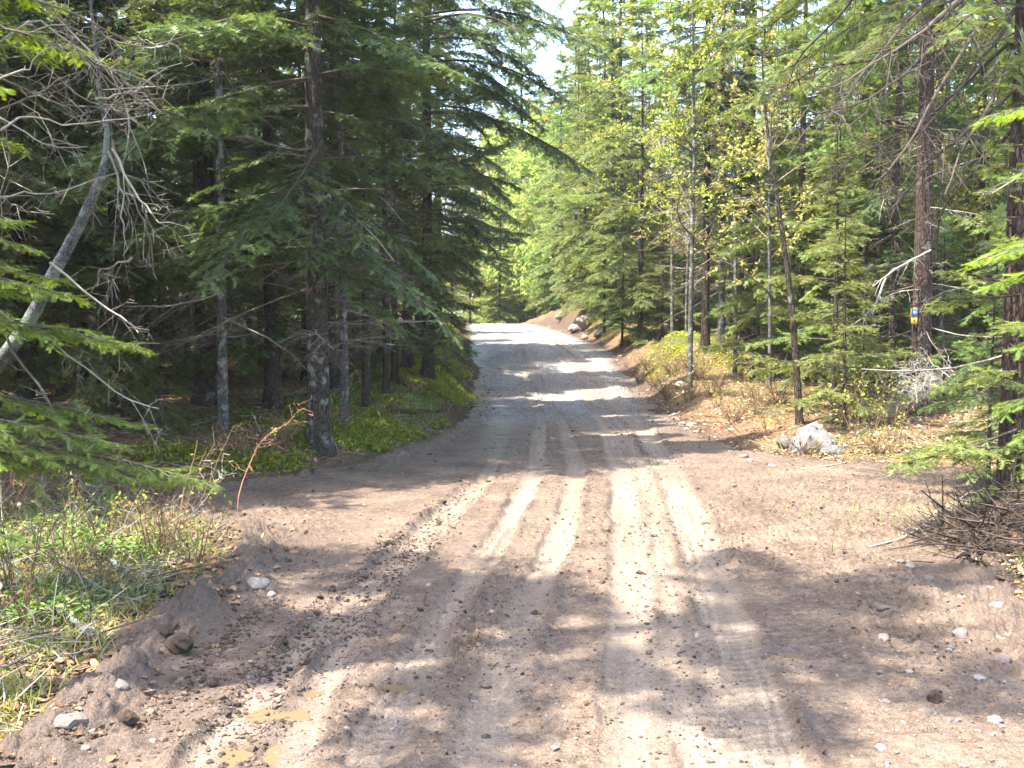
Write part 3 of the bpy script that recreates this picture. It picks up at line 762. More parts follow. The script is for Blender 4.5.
tree('bareC', 921, 15.2, 'spruce with thick flaky trunk and bare drooping limbs carrying the blue trail marker', 1.0, rz=.8)
tree('poleB', 892, 17.0, 'thin dark trunk just left behind the trail marker spruce', .9)
tree('curved', 801, 14.6, 'thin curved dark sapling rising behind the big pale boulder', 1.0, rz=.0)
tree('bigC', 746, 27.5, 'thickest dark trunk behind the earth mound right of the road', 1.6, rz=2.2)
tree('poleB', 705, 24.2, 'dark upright trunk on top of the earth mound', 1.3, rz=1.0)
tree('pole', 721, 25.0, 'pale grey trunk next to the dark trunk on the earth mound', 1.3, rz=3.0)
tree('beech', 686, 26.5, 'thin pale sapling with tan leaves left of the trunks on the mound', 1.0)
tree('beechB', 672, 28.5, 'slim sapling with tan leaves behind the left slope of the earth mound', 1.0)
tree('beechB', 735, 22.0, 'young beech with tan old leaves in front of the thickest dark trunk', 1.0)
tree('beech', 770, 19.0, 'young beech with tan leaves between mound and boulder', 1.1)
tree('fir', 640, 30.5, 'full green fir standing on the bank just before the earth mound', 1.1)
tree('firB', 612, 37.0, 'sunlit fir on the right bank beside the pale rocks', 1.1)
tree('firB', 588, 47.0, 'sunlit fir above the dirt bank near the crest', 1.0)
tree('young', 845, 14.3, 'light green young fir with hanging sprays behind the big pale boulder', .95)
tree('fir', 1012, 10.6, 'dense green fir filling the right edge beside the dry brush pile', .5, rz=1.7)
tree('bareC', 1020, 8.6, 'spruce trunk at the right edge of the picture with dark bare limbs overhead', 1.0, rz=4.0)
tree('budding', 690, 21.0, 'tall budding tree with yellow young leaves above the row of cobbles', 1.0)
tree('fir', 585, 40.0, 'fir leaning toward the road just before the dirt bank', 1.0)
tree('farbud', 545, 60.0, 'tall glowing yellow-green tree right above the crest of the road', 1.0)
tree('farB', 522, 70.0, 'tall conifer standing straight behind the crest of the road', 1.25)
tree('farbud', 470, 66.0, 'budding tree left of the tall conifer behind the crest', 1.0)
tree('farB', 575, 56.0, 'tall sunlit conifer above the pale rocks of the dirt bank', .9)
tree('farbud', 508, 78.0, 'budding tree crown filling the gap left of the tall conifer', 1.3)
tree('young', 1022, 8.1, 'bushy young fir at the right edge in front of the dark spruce trunk', 1.0)
tree('young', 992, 9.7, 'young fir behind the dry brush at the right edge of the clearing', .75)
tree('young', 835, 17.5, 'bushy young fir behind the curved sapling at the right clearing', 1.5)
tree('young', 878, 18.5, 'bushy young fir left of the thin dark trunk near the trail marker', 1.6)
tree('fir', 662, 29.5, 'small fir squeezed against the back of the earth mound', .55)
tree('young', 758, 22.5, 'bushy young fir in front of the thickest dark trunk', 1.4)
tree('young', 604, 34.5, 'bushy young fir at the foot of the right bank', 1.6)
tree('young', 622, 31.0, 'low fir sprawling onto the road edge before the dirt bank', 1.2)
tree('firB', 800, 20.5, 'tall fir with hanging boughs behind the curved sapling', .8)
tree('firB', 860, 21.0, 'tall fir with hanging boughs left of the marker spruce', .8)
tree('far', 500, 58.0, 'short conifer at the left edge of the crest', .6)
tree('firB', 560, 52.0, 'sunlit fir rising from the top of the dirt bank', .9)
tree('budding', 640, 33.5, 'budding tree with yellowish leaves behind the full green fir', 1.2)

# ---- the rest of the wood
def wood(n, xr, yr, kinds, label, group, gap=1.5, keep=None, sc=(.8, 1.2)):
    done, tries = 0, 0
    while done < n and tries < 6000:
        tries += 1
        x, y = RNG.uniform(*xr), RNG.uniform(*yr)
        if keep and not keep(x, y): continue
        if any((x - a) ** 2 + (y - b) ** 2 < gap ** 2 for a, b in TREES): continue
        k = kinds[RNG.integers(len(kinds))]
        TREES.append((x, y)); done += 1
        K[k[0]].put(x, y, RNG.uniform(0, 6.28), label[k[0]], group[k[0]], RNG.uniform(*sc), (RNG.normal(0, .015), RNG.normal(0, .015)))
inview = lambda x, y, m=3.0: abs(x) < y * .5 + m
LL = {'poleB': 'slim dark spruce among many in the shaded wood left of the road', 'bigB': 'bushy spruce deep in the shaded wood left of the road', 'pole': 'slim pale-barked spruce deep in the shaded wood left of the road', 'fir': 'low-branched fir in the shaded wood left of the road', 'bigC': 'red-barked spruce deep in the wood left of the road', 'young': 'small young fir under the tall trees left of the road', 'youngB': 'knee-high to waist-high fir seedling on the left wood floor'}
LGp = {k: 'left wood: ' + v for k, v in {'poleB': 'slim dark spruces', 'bigB': 'bushy spruces', 'pole': 'slim pale spruces', 'fir': 'low-branched firs', 'bigC': 'red-barked spruces', 'young': 'small young firs', 'youngB': 'fir seedlings'}.items()}
lk = lambda x, y: inview(x, y) and XL(y) - x > 1.0 and not (y < 11.5 and x > -4.4)
wood(24, (-16, -2), (13, 24), [('poleB',), ('poleB',), ('bigB',), ('pole',), ('fir',)], LL, LGp, 1.25, lk)
wood(60, (-30, -1), (22, 50), [('bigB',), ('fir',), ('poleB',), ('bigC',)], LL, LGp, 1.7, lambda x, y: lk(x, y) and not (y > 33 and x > -10))
wood(16, (-12, -1.5), (12, 26), [('young',), ('youngB',)], LL, LGp, .9, lk, (.7, 1.2))
FL = {'far': 'bright conifer beyond the crest of the road', 'farB': 'tall dark green conifer beyond the crest of the road', 'farbush': 'low yellow-green bush just beyond the crest of the road', 'farbud': 'yellow-green budding tree beyond the crest of the road'}
FG = {'far': 'far conifers beyond the crest', 'farB': 'tall far conifers beyond the crest', 'farbush': 'low budding bushes beyond the crest', 'farbud': 'far budding trees beyond the crest'}
wood(16, (-20, -6), (9, 26), [('bigB',), ('bigA',), ('fir',)], {k: 'unseen conifer added past the left edge of the picture to darken the wood' for k in ('bigB', 'bigA', 'fir')}, {k: 'unseen sun-blocking conifers beyond the left edge' for k in ('bigB', 'bigA', 'fir')}, 1.8, lambda x, y: x < -y * .5 - 1.4)  # unseen trees put in to block sun from the left wood
RL = {'farbush': 'low yellow-green budding bush on the right bank near the crest', 'fir': 'sunlit fir in the wood right of the road', 'firB': 'taller sunlit fir in the wood right of the road', 'bigC': 'spruce with flaky reddish bark in the wood right of the road', 'budding': 'budding yellow-green tree in the wood right of the road', 'beech': 'thin beech sapling with tan leaves right of the road', 'beechB': 'taller beech sapling with tan leaves right of the road', 'poleB': 'slim dark trunk in the wood right of the road', 'young': 'small sunlit young fir right of the road', 'youngB': 'fir seedling on the right wood floor'}
RGp = {k: 'right wood: ' + v for k, v in {'farbush': 'budding bushes', 'fir': 'sunlit firs', 'firB': 'taller firs', 'bigC': 'flaky-barked spruces', 'budding': 'budding trees', 'beech': 'thin beeches', 'beechB': 'taller beeches', 'poleB': 'slim trunks', 'young': 'small young firs', 'youngB': 'fir seedlings'}.items()}
rk = lambda x, y: inview(x, y) and x - XR(y) > 1.6
wood(36, (3.6, 16), (16, 30), [('firB',), ('poleB',), ('budding',), ('bigC',), ('beechB',)], RL, RGp, 1.6, lambda x, y: rk(x, y) and x > 4.5 + (y < 22) * 1.5, (.8, 1.1))
wood(55, (3, 34), (28, 62), [('firB',), ('fir',), ('budding',), ('firB',), ('beechB',)], RL, RGp, 1.9, rk)
wood(34, (3.5, 14), (15, 34), [('young',), ('youngB',), ('beech',), ('young',)], RL, RGp, .9, rk, (.8, 1.7))
wood(16, (2, 9), (28, 58), [('fir',), ('young',), ('farbush',)], RL, RGp, 1.0, lambda x, y: 1.0 < x - XR(y) < 4.0, (.8, 1.3))
wood(12, (2.2, 7), (33, 54), [('fir',), ('firB',), ('fir',)], RL, RGp, 1.2, lambda x, y: 1.2 < x - XR(y) < 4.5, (.8, 1.2))
wood(12, (4.5, 10), (18.5, 27), [('firB',), ('fir',)], RL, RGp, 1.2, lambda x, y: .24 * y < x < .40 * y, (.7, 1.0))
wood(9, (-3.5, 5), (58, 68), [('farbud',)], FL, FG, 1.6, lambda x, y: x < XL(y) - .8 or x > XR(y) + 1.0, (.7, 1.2))
wood(34, (-14, 16), (59, 90), [('farbush',)], FL, FG, 1.3, lambda x, y: (x < XL(y) - .8 or x > XR(y) + .8) and inview(x, y, 3), (.8, 1.5))
wood(70, (-24, 32), (58, 105), [('far',), ('farbud',), ('farB',)], FL, FG, 2.4, lambda x, y: (x < XL(y) - 2.5 or x > XR(y) + 2.0) and inview(x, y, 5) and not (y < 75 and -14 < x < -5), (.8, 1.15))
wood(50, (-60, 60), (88, 150), [('far',), ('farbud',), ('farB',)], FL, FG, 3.0, lambda x, y: inview(x, y, 5), (.9, 1.3))
# unseen trees placed just outside the frame on the left so their shade falls over the near road
SL_ = 'spruce standing left of the near road outside the picture'
for (x, y, k, s) in ((-5.9, 8.9, 'bigB', .95), (-8.5, 10.6, 'bigB', 1.0), (-4.9, 3.1, 'tallpine', 1.0), (-6.5, .2, 'poleB', .9), (-7.6, 12.2, 'bigA', 1.0), (-8.5, 1.0, 'bigC', 1.1), (-4.6, -2.4, 'firB', .9)):
    K[k].put(x, y, RNG.uniform(0, 6.28), SL_, 'spruces beside the near road', s)
print('trees placed', round(time.time() - T0, 1), 's', len(TREES))
# ------------------------------------------------------------------ near trees and branches at the sides
def spline(p, n=10):
    p = np.asarray(p, float); t = np.linspace(0, len(p) - 1, n); k = np.arange(len(p))
    for _ in range(1):
        q = np.stack([np.interp(t, k, p[:, c]) for c in range(3)], -1)
    q[1:-1] = .25 * q[:-2] + .5 * q[1:-1] + .25 * q[2:]
    return q

def reach(trunk_xy, ends, rng, drop=.12, n=6):
    """branch axes from a trunk out to given tips, arching a little"""
    out = []
    for (px, py, Y, up) in ends:
        e_ = P(px, py, Y); b = np.array([trunk_xy[0], trunk_xy[1], e_[2] + up])
        s = np.linspace(0, 1, n)[:, None]
        q = b + (e_ - b) * s; q[:, 2] += drop * np.sin(s[:, 0] * pi) ; q[:, :2] += rng.normal(0, .02, (n, 2)) * s
        out.append(q)
    return np.array(out)

def limbs(geo, lines, rng, r0=.014, twigs=10, sub=3, mt=0, tl=(.12, .45), hang=.25):
    for ln in lines:
        q = spline(ln, 12) + np.cumsum(rng.normal(0, .013, (12, 3)), 0)
        L = np.linalg.norm(np.diff(q, axis=0), axis=1).sum()
        tn = rng.uniform(.35, .95)
        tubes(geo, q, np.linspace(r0, r0 * .28, 12), 6, mt, tn)
        i = np.zeros(int(twigs * max(L, .6)), int); s = rng.uniform(.15, 1, len(i)); p, T = along(q[None], i, s)
        d = norm(T * .6 + rng.normal(0, .6, T.shape) + np.array([0, 0, -.15])); l_ = rng.uniform(*tl, len(i)) * (1.15 - .6 * s)
        la = np.stack([p, p + d * (l_ * .5)[:, None] + rng.normal(0, .02, p.shape), p + d * l_[:, None] - np.array([0, 0, 1]) * (l_ * rng.uniform(0, hang * 2, len(l_)))[:, None]], 1)
        tubes(geo, la, np.array([[1, .65, .3]]) * (r0 * .27), 4, mt, rng.uniform(.3, .95, len(i)))
        j = np.repeat(np.arange(len(i)), sub); o2, T2 = along(la, j, rng.uniform(.25, 1, len(j)))
        d2 = norm(T2 * .6 + rng.normal(0, .6, T2.shape)); l2 = l_[j] * rng.uniform(.15, .5, len(j))
        tubes(geo, np.stack([o2, o2 + d2 * l2[:, None]], 1), np.broadcast_to(np.array([[.0024, .0012]]), (len(j), 2)), 3, mt, rng.uniform(.3, .95, len(j)))

def near_fir(label, x, y, h, r, ends, seed, drop=.10, extra=(), needles=None):
    rng = np.random.default_rng(seed); z0 = float(H(x, y)) - .03
    t = thing('fir_tree', label, 'tree', (x, y, z0))
    tg, pts, rad = conifer_trunk(h, r, rng)
    obj('trunk', tg, M['bark_dark'], t)
    ax = reach((x, y), ends, rng, drop) - np.array([x, y, z0])
    L = np.linalg.norm(np.diff(ax, axis=1), axis=2).sum(1)
    cg = Geo()
    tubes(cg, ax, np.linspace(1, .22, 6)[None] * (.004 + .006 * L)[:, None], 5, 1, .5)
    foliate(cg, ax, L, rng.uniform(.35, .8, len(L)), rng, 'near', .055, .34, .042, .075, bare=.42, droop=.10, lat_max=.42)
    cnt = int(h * 3); zb = rng.uniform(.6 * h, h * .97, cnt); az = rng.uniform(0, 6.28, cnt)
    L2 = 1.0 * np.clip(1.05 - zb / h, .15, 1) * rng.uniform(.6, 1.1, cnt)
    ax2 = axes_from(np.stack([zb * 0, zb * 0, zb], -1), az, L2, .15 + rng.normal(0, .1, cnt), rng.normal(-.12, .06, cnt), rng)
    tubes(cg, ax2, np.linspace(1, .22, 6)[None] * (.004 + .006 * L2)[:, None], 4, 1, .5)
    foliate(cg, ax2, L2, rng.uniform(.3, .7, cnt), rng, 'mid', .085, .42, .07, .11, bare=.2)
    obj('crown', cg, [needles or M['freshfir'], M['wood']], t, ())
    return t

endsL = [(150, 350, 6.2, .25), (118, 342, 6.4, .2), (84, 300, 6.0, .25), (66, 284, 6.5, .2), (30, 296, 6.0, .2),
         (222, 484, 6.0, .45), (150, 428, 6.3, .4), (120, 446, 5.8, .3), (165, 484, 6.2, .4),
         (20, 540, 5.5, .25), (48, 470, 6.1, .3), (18, 222, 5.7, .2), (34, 250, 6.1, .2), (24, 150, 6.2, .1), (50, 60, 6.4, .1), (10, 90, 5.8, .1), (95, 60, 7.0, .1), (60, 10, 6.6, .1)]
near_fir('near fir reaching bright green sprays over the left verge', -4.3, 5.3, 4.6, .05, endsL, 31)
endsR = [(970, 262, 5.4, .12), (985, 290, 5.6, .15), (992, 118, 5.3, .1), (1006, 178, 5.5, .1), (1004, 412, 5.3, .3), (1000, 255, 5.1, .1), (1012, 350, 5.4, .2), (1016, 440, 5.6, .3)]
near_fir('near fir poking bright sunlit branch tips in from the right edge', 3.55, 5.5, 5.0, .05, endsR, 32)

# the leaning dead tree at the upper left with its bare lichened limbs
rng = np.random.default_rng(41)
Ys = 6.6
b0 = np.array([-4.6, 6.9, float(H(-4.6, 6.9)) - .1])
t = thing('leaning_dead_tree', 'leaning grey dead tree with bare lichened limbs at the upper left', 'dead tree', b0)
q = np.array([b0, P(-70, 450, 6.8), P(0, 362, Ys), P(30, 318, Ys), P(66, 250, Ys), P(90, 203, Ys), P(105, 163, Ys), P(106, 130, Ys), P(99, 95, Ys), P(97, 50, Ys), P(92, -10, Ys), P(88, -70, Ys)]) - b0
g = Geo(); q = spline(q, 40); tubes(g, q + np.cumsum(rng.normal(0, .004, q.shape), 0), np.interp(np.arange(40), [0, 7, 21, 25, 30, 39], [.06, .048, .028, .017, .011, .005]), 10, 0, .5); obj('trunk', g, M['bark_snag'], t)
ln = [[(-40, 122, 6.2), (0, 114, 6.2), (40, 100, 6.2), (66, 88, 6.2), (106, 71, 6.2)], [(-30, 95, 6.0), (20, 75, 6.0), (52, 50, 6.1)], [(-40, 205, 6.3), (0, 193, 6.3), (50, 186, 6.3), (108, 163, 6.4)],
      [(-30, 112, 6.4), (0, 128, 6.4), (32, 150, 6.4), (78, 152, 6.5)], [(-30, -20, 6.2), (60, 10, 6.4), (110, 40, 6.6), (150, 52, 6.8), (212, 38, 7.0)], [(-20, 70, 6.6), (60, 95, 6.7), (110, 93, 6.8), (160, 74, 7.0)],
      [(10, -20, 6.5), (70, 38, 6.6), (108, 65, 6.6), (122, 100, 6.7), (140, 160, 6.8)], [(108, 150, Ys), (118, 190, Ys), (122, 230, Ys), (118, 255, Ys)],
      [(112, 142, Ys), (128, 180, Ys), (138, 215, Ys), (140, 262, Ys)], [(112, 146, Ys), (140, 190, 6.5), (160, 215, 6.5), (196, 212, 6.5)], [(-30, 190, 5.9), (10, 200, 5.9), (25, 212, 6.0), (62, 208, 6.0)],
      [(90, -10, 6.8), (96, 40, 6.8), (150, 55, 6.9), (165, 40, 7)], [(-20, 20, 6.6), (40, 60, 6.7), (90, 110, 6.8), (130, 105, 6.9)], [(50, 262, 6.2), (100, 310, 6.2), (128, 320, 6.2), (140, 338, 6.2)],
      [(-20, 10, 6.0), (30, 40, 6.1), (80, 30, 6.2), (120, 60, 6.4)], [(-20, 150, 6.1), (30, 120, 6.2), (70, 125, 6.3), (150, 110, 6.5)], [(-20, 60, 6.3), (40, 20, 6.4), (90, 60, 6.5), (170, 90, 6.7)], [(40, -20, 6.6), (80, 60, 6.6), (150, 120, 6.8), (190, 130, 6.9)], [(95, 100, Ys), (130, 90, Ys), (180, 60, 6.8)], [(130, 256, 6.4), (105, 272, 6.4), (98, 300, 6.4)], [(0, 330, 6.0), (40, 390, 6.0), (70, 440, 6.0), (80, 470, 6.0)], [(0, 310, 6.2), (60, 350, 6.2), (120, 400, 6.2), (150, 412, 6.2)]]
g = Geo(); limbs(g, [np.array([P(*c) for c in l]) - b0 for l in ln], rng, .0085, 12, 3)
obj('dead_limbs', g, M['twig'], t, ())

# bare limbs and a hanging green bough of the spruce at the upper right
root = [o for o in COL.objects if o.get('label', '').startswith('spruce trunk at the right edge')][0]
rl = np.array(root.location); sc_, rz_ = root.scale[0], root.rotation_euler[2]
def to_local(p):
    v = (np.asarray(p) - rl) / sc_; c, s = cos(-rz_), sin(-rz_)
    return np.stack([v[..., 0] * c - v[..., 1] * s, v[..., 0] * s + v[..., 1] * c, v[..., 2]], -1)
ln = [[(1015, -60, 8.6), (930, 58, 8.2), (862, 104, 7.9), (792, 120, 7.6)], [(1015, -20, 8.6), (962, 48, 8.3), (905, 150, 8.0), (872, 182, 7.9)], [(1012, 10, 8.6), (985, 55, 8.4), (952, 112, 8.1), (902, 162, 7.9)],
      [(1015, -90, 8.6), (905, 18, 8.3), (852, 82, 8.0), (838, 122, 7.9)], [(1012, 90, 8.6), (950, 150, 8.3), (930, 172, 8.2), (890, 218, 8.0)], [(1015, -40, 8.6), (900, 60, 8.9), (830, 70, 9.0), (770, 100, 9.2)],
      [(1012, 40, 8.6), (930, 120, 9.0), (880, 140, 9.2), (820, 190, 9.3)], [(1015, 60, 8.6), (980, 130, 8.0), (940, 200, 7.8)], [(1010, -100, 8.6), (860, -10, 9.0), (800, 60, 9.2), (780, 110, 9.3)],
      [(1015, 120, 8.6), (960, 175, 9.0), (935, 215, 9.1), (930, 262, 9.2)], [(1015, -80, 8.6), (940, 10, 7.9), (900, 40, 7.6), (800, 90, 7.2)]]
g = Geo(); limbs(g, [to_local([P(*c) for c in l]) for l in ln], np.random.default_rng(42), .017, 13, 3, tl=(.15, .6))
obj('dead_limbs', g, M['twig_dark'], root, ())
rng = np.random.default_rng(43)
ax = reach((rl[0], rl[1]), [(790, 35, 9.4, .7), (765, 85, 9.8, .8), (800, 90, 9.0, .8), (735, 40, 10.4, .8), (700, 75, 10.8, 1.0), (850, 55, 8.6, .6), (720, 120, 10.4, 1.0), (770, 10, 9.8, .6), (880, 20, 8.4, .6), (690, 10, 11, .8), (940, 40, 7.6, .5)], rng, .15)
ax = to_local(ax); L = np.linalg.norm(np.diff(ax, axis=1), axis=2).sum(1)
g = Geo(); tubes(g, ax, np.linspace(1, .22, 6)[None] * (.006 + .005 * L)[:, None], 5, 1, .4)
foliate(g, ax, L, rng.uniform(.3, .6, len(L)), rng, 'near', .085, .30, .065, .105, bare=.45, lat_max=.7, droop=.25)
obj('green_bough', g, [M['fir'], M['wood']], root, ())

# long boughs of the bushy spruce reaching out over the road
def boughs(label, ends, seed, drop, m, lod='mid'):
    root = [o for o in COL.objects if o.get('label', '').startswith(label)][0]
    rl = np.array(root.location); sc_, rz_ = root.scale[0], root.rotation_euler[2]; rng = np.random.default_rng(seed)
    ax = reach((rl[0], rl[1]), ends, rng, drop) - rl
    c, s_ = cos(-rz_), sin(-rz_)
    ax = np.stack([ax[..., 0] * c - ax[..., 1] * s_, ax[..., 0] * s_ + ax[..., 1] * c, ax[..., 2]], -1) / sc_
    L = np.linalg.norm(np.diff(ax, axis=1), axis=2).sum(1)
    g = Geo(); tubes(g, ax, np.linspace(1, .2, 6)[None] * (.008 + .006 * L)[:, None], 5, 1, .4)
    foliate(g, ax, L, rng.uniform(.3, .6, len(L)), rng, lod, .10, .30, .08, .15, bare=.35, lat_max=.95, droop=.3)
    obj('green_bough', g, [m, M['wood']], root, ())
boughs('bushy dark spruce overhanging', [(600, 48, 17, 1.4), (575, 105, 17.5, 1.3), (592, 172, 18, 1.4), (540, 80, 18, 1.2), (520, 40, 19, 1.3), (535, 22, 19, 1.3), (505, 70, 19, 1.1), (525, 110, 19, 1.2), (545, 130, 18.5, 1.2), (495, 150, 19, 1.0), (530, 150, 18, 1.1), (510, 205, 18.5, 1.0), (498, 255, 19, .9), (560, 20, 17.5, 1.3), (520, 5, 18, 1.2), (486, 290, 19.5, .7), (545, 45, 17, 1.2), (500, 110, 18, 1.0)], 44, .3, M['spruce'])
boughs('dark spruce on left road edge', [(530, 230, 24, 1.2), (515, 180, 24, 1.2), (540, 110, 23.5, 1.4), (500, 268, 24, .9), (525, 60, 23, 1.4), (490, 240, 23, .9)], 45, .3, M['spruce'])
boughs('fir leaning toward the road', [(538, 100, 38, 1.4), (535, 50, 38, 1.4), (545, 150, 38, 1.2), (552, 15, 38, 1.4), (532, 190, 38, 1.1), (548, 230, 39, .9), (560, 80, 39, 1.2)], 47, .3, M['fir'])
boughs('full green fir standing', [(565, 190, 30, 1.0), (580, 120, 30, 1.2), (572, 60, 30, 1.3), (560, 250, 30, .8), (590, 230, 29, .8), (600, 170, 29, .9), (605, 310, 29.5, .5), (610, 280, 29, .5)], 46, .3, M['fir'])
# ------------------------------------------------------------------ trail marker on the spruce
sp = [o for o in COL.objects if 'blue trail marker' in o.get('label', '')][0]
sx, sy = sp.location[0], sp.location[1]
def slab(g, w, h, d, cx=0, cz=0, y0=0.0, bev=.004, mt=0):
    hw, hh = w / 2, h / 2
    V = [(cx + a * (hw - (bev if l else 0)), y0 - (d if l else 0), cz + b * (hh - (bev if l else 0))) for l in (0, 1) for a, b in ((-1, -1), (1, -1), (1, 1), (-1, 1))]
    g.add(np.array(V), [(4, 5, 6, 7), (0, 4, 7, 3), (1, 2, 6, 5), (0, 1, 5, 4), (3, 7, 6, 2), (0, 3, 2, 1)], mt)
ps = P(914, 316, sy - .235)
t = thing('trail_marker', 'small trail marker with blue square and white arrow above a yellow strip, on spruce trunk', 'sign', ps, 0, None, .85)
def paint(name, c, r=.5):
    return tone_mat(name, [(0, tuple(x * .8 for x in c)), (1, tuple(min(1, x * 1.15) for x in c))], rough=r, nscale=18, namt=.4, spec=.4)
g = Geo(); slab(g, .118, .285, .012); obj('backing_board', g, paint('marker_brown_edge', (.20, .11, .03)), t)
g = Geo(); slab(g, .100, .125, .003, 0, .055, -.0125); obj('blue_panel', g, paint('marker_blue', (.035, .13, .34)), t)
g = Geo(); g.add([(-.030, -.0185, .062), (.004, -.0185, .088), (.004, -.0185, .072), (.032, -.0185, .072), (.032, -.0185, .050), (.004, -.0185, .050), (.004, -.0185, .036)], [(0, 6, 1)]); g.add([(.004, -.0185, .050), (.032, -.0185, .050), (.032, -.0185, .072), (.004, -.0185, .072)], [(0, 1, 2, 3)])
obj('arrow_symbol', g, paint('marker_white', (.7, .75, .72)), t)
g = Geo(); slab(g, .104, .10, .003, 0, -.078, -.0125); obj('yellow_panel', g, paint('marker_yellow', (.55, .33, .03)), t)
g = Geo(); g.add([(-.022, -.0185, -.092), (.022, -.0185, -.092), (0, -.0185, -.058)], [(0, 1, 2)]); obj('arrowhead_symbol', g, paint('marker_brown', (.12, .06, .02)), t)
g = Geo(); slab(g, .03, .03, .2, 0, 0, .2); obj('bracket', g, paint('marker_bracket', (.12, .07, .03)), t)

# ------------------------------------------------------------------ stones
import bmesh
def ico(sub):
    bm = bmesh.new(); bmesh.ops.create_icosphere(bm, subdivisions=sub, radius=1)
    V = np.array([v.co[:] for v in bm.verts]); F = np.array([[v.index for v in f.verts] for f in bm.faces]); bm.free()
    return V, F
I1, I2, I4 = ico(1), ico(3), ico(5)
def stone_geo(dims, seed, cuts=7, base=I2, tone=.5, rough=.06, cut=(.62, .95)):
    rng = np.random.default_rng(seed); V, F = base; V = V.copy()
    for _ in range(cuts):
        nrm = norm(rng.normal(0, 1, 3)); d = rng.uniform(*cut); k = V @ nrm
        V = V - np.clip(k - d, 0, None)[:, None] * nrm
    n = fbm(V[:, 0] * 2.3 + 5 + seed, V[:, 1] * 2.3 + V[:, 2] * 1.7, seed, 4)
    V = V * (1 + rough * n)[:, None] * np.asarray(dims)
    g = Geo(); g.add(V, F, 0, np.clip(tone + .12 * n, 0, 1)); return g
rs = np.random.default_rng(51)
def stone(px, py, wpx, label, tone=.55, group=None, flat=.6, name='stone', m='stone', cat='stone', sink=.44, asp=None):
    c = G(px, py + wpx * .2); w = 1.05 * wpx * c[1] / FPX / 2
    dims = (w * 1.05, w * rs.uniform(.7, 1.0), w * flat * rs.uniform(.85, 1.15))
    g = stone_geo(dims, int(rs.integers(1e6)), tone=tone, cuts=int(rs.integers(7, 14)), rough=.16 if m == 'stone' else .35, cut=(.68, .96))
    o = obj(name, g, M[m], loc=(c[0], c[1], Z1(c[0], c[1]) + dims[2] * (1 - sink * 2)), sm=())
    o.rotation_euler = (rs.normal(0, .15), rs.normal(0, .15), rs.uniform(0, 6))
    return tag(o, label, cat, group)
# the big pale boulder and its companion
c = G(816, 452); zb = Z1(*c)
bm = bmesh.new()
for v in [(-.36, -.16, -.1), (.34, -.22, -.1), (.40, .22, -.1), (-.30, .30, -.1), (-.30, -.12, .10), (-.03, -.10, .40), (.06, .02, .43), (.14, .16, .38), (-.16, .16, .30), (.33, -.10, .17), (.36, .12, .20), (-.12, -.20, .16), (.16, -.24, .10)]: bm.verts.new(v)
bmesh.ops.convex_hull(bm, input=bm.verts)
bmesh.ops.triangulate(bm, faces=bm.faces)
for _ in range(4): bmesh.ops.subdivide_edges(bm, edges=bm.edges, cuts=1, use_grid_fill=True, smooth=.06); bmesh.ops.triangulate(bm, faces=bm.faces)
V = np.array([v.co[:] for v in bm.verts]); bm.verts.index_update(); F = np.array([[v.index for v in f.verts] for f in bm.faces]); bm.free()
nn = fbm(V[:, 0] * 5 + 3, V[:, 2] * 5 + V[:, 1] * 4, 12, 4); cr = np.abs(fbm(V[:, 0] * 7 + V[:, 2] * 2.5, V[:, 1] * 6, 13, 3))
V = V * (1 + .07 * nn - .05 * np.clip(.12 - cr, 0, 1) / .12)[:, None]
V = V * .84; g = Geo(); g.add(V, F, 0, np.clip(.36 + .22 * nn - .5 * np.clip(.10 - cr, 0, 1) / .10, 0, 1))
tag(obj('boulder', g, M['boulder'], loc=(c[0], c[1] + .2, zb - .01)), 'big pale angular boulder on leaf litter beside the right clearing', 'boulder')
c = G(790, 449); g = stone_geo((.15, .15, .11), 78, cuts=8, base=I4, tone=.12, rough=.06)
tag(obj('boulder', g, M['boulder'], loc=(c[0], c[1] + .1, Z1(*c) + .06)), 'low grey rock lying against the left side of the big pale boulder', 'boulder')
c = G(838, 456); g = stone_geo((.17, .13, .08), 79, cuts=8, base=I4, tone=.1, rough=.06)
tag(obj('boulder', g, M['boulder'], loc=(c[0], c[1] + .15, Z1(*c) + .03)), 'flat darker rock at the right foot of the big pale boulder', 'boulder')
gr = 'cobbles in a row along the right road edge'
for i, (px, py, w) in enumerate([(669, 420, 9), (676, 418, 8), (682, 423, 9), (691, 424, 9), (696, 431, 8), (674, 414, 8), (687, 429, 6)]):
    stone(px, py, w, 'rounded cobble in the short row below the dark soil at the right road edge', .6, gr)
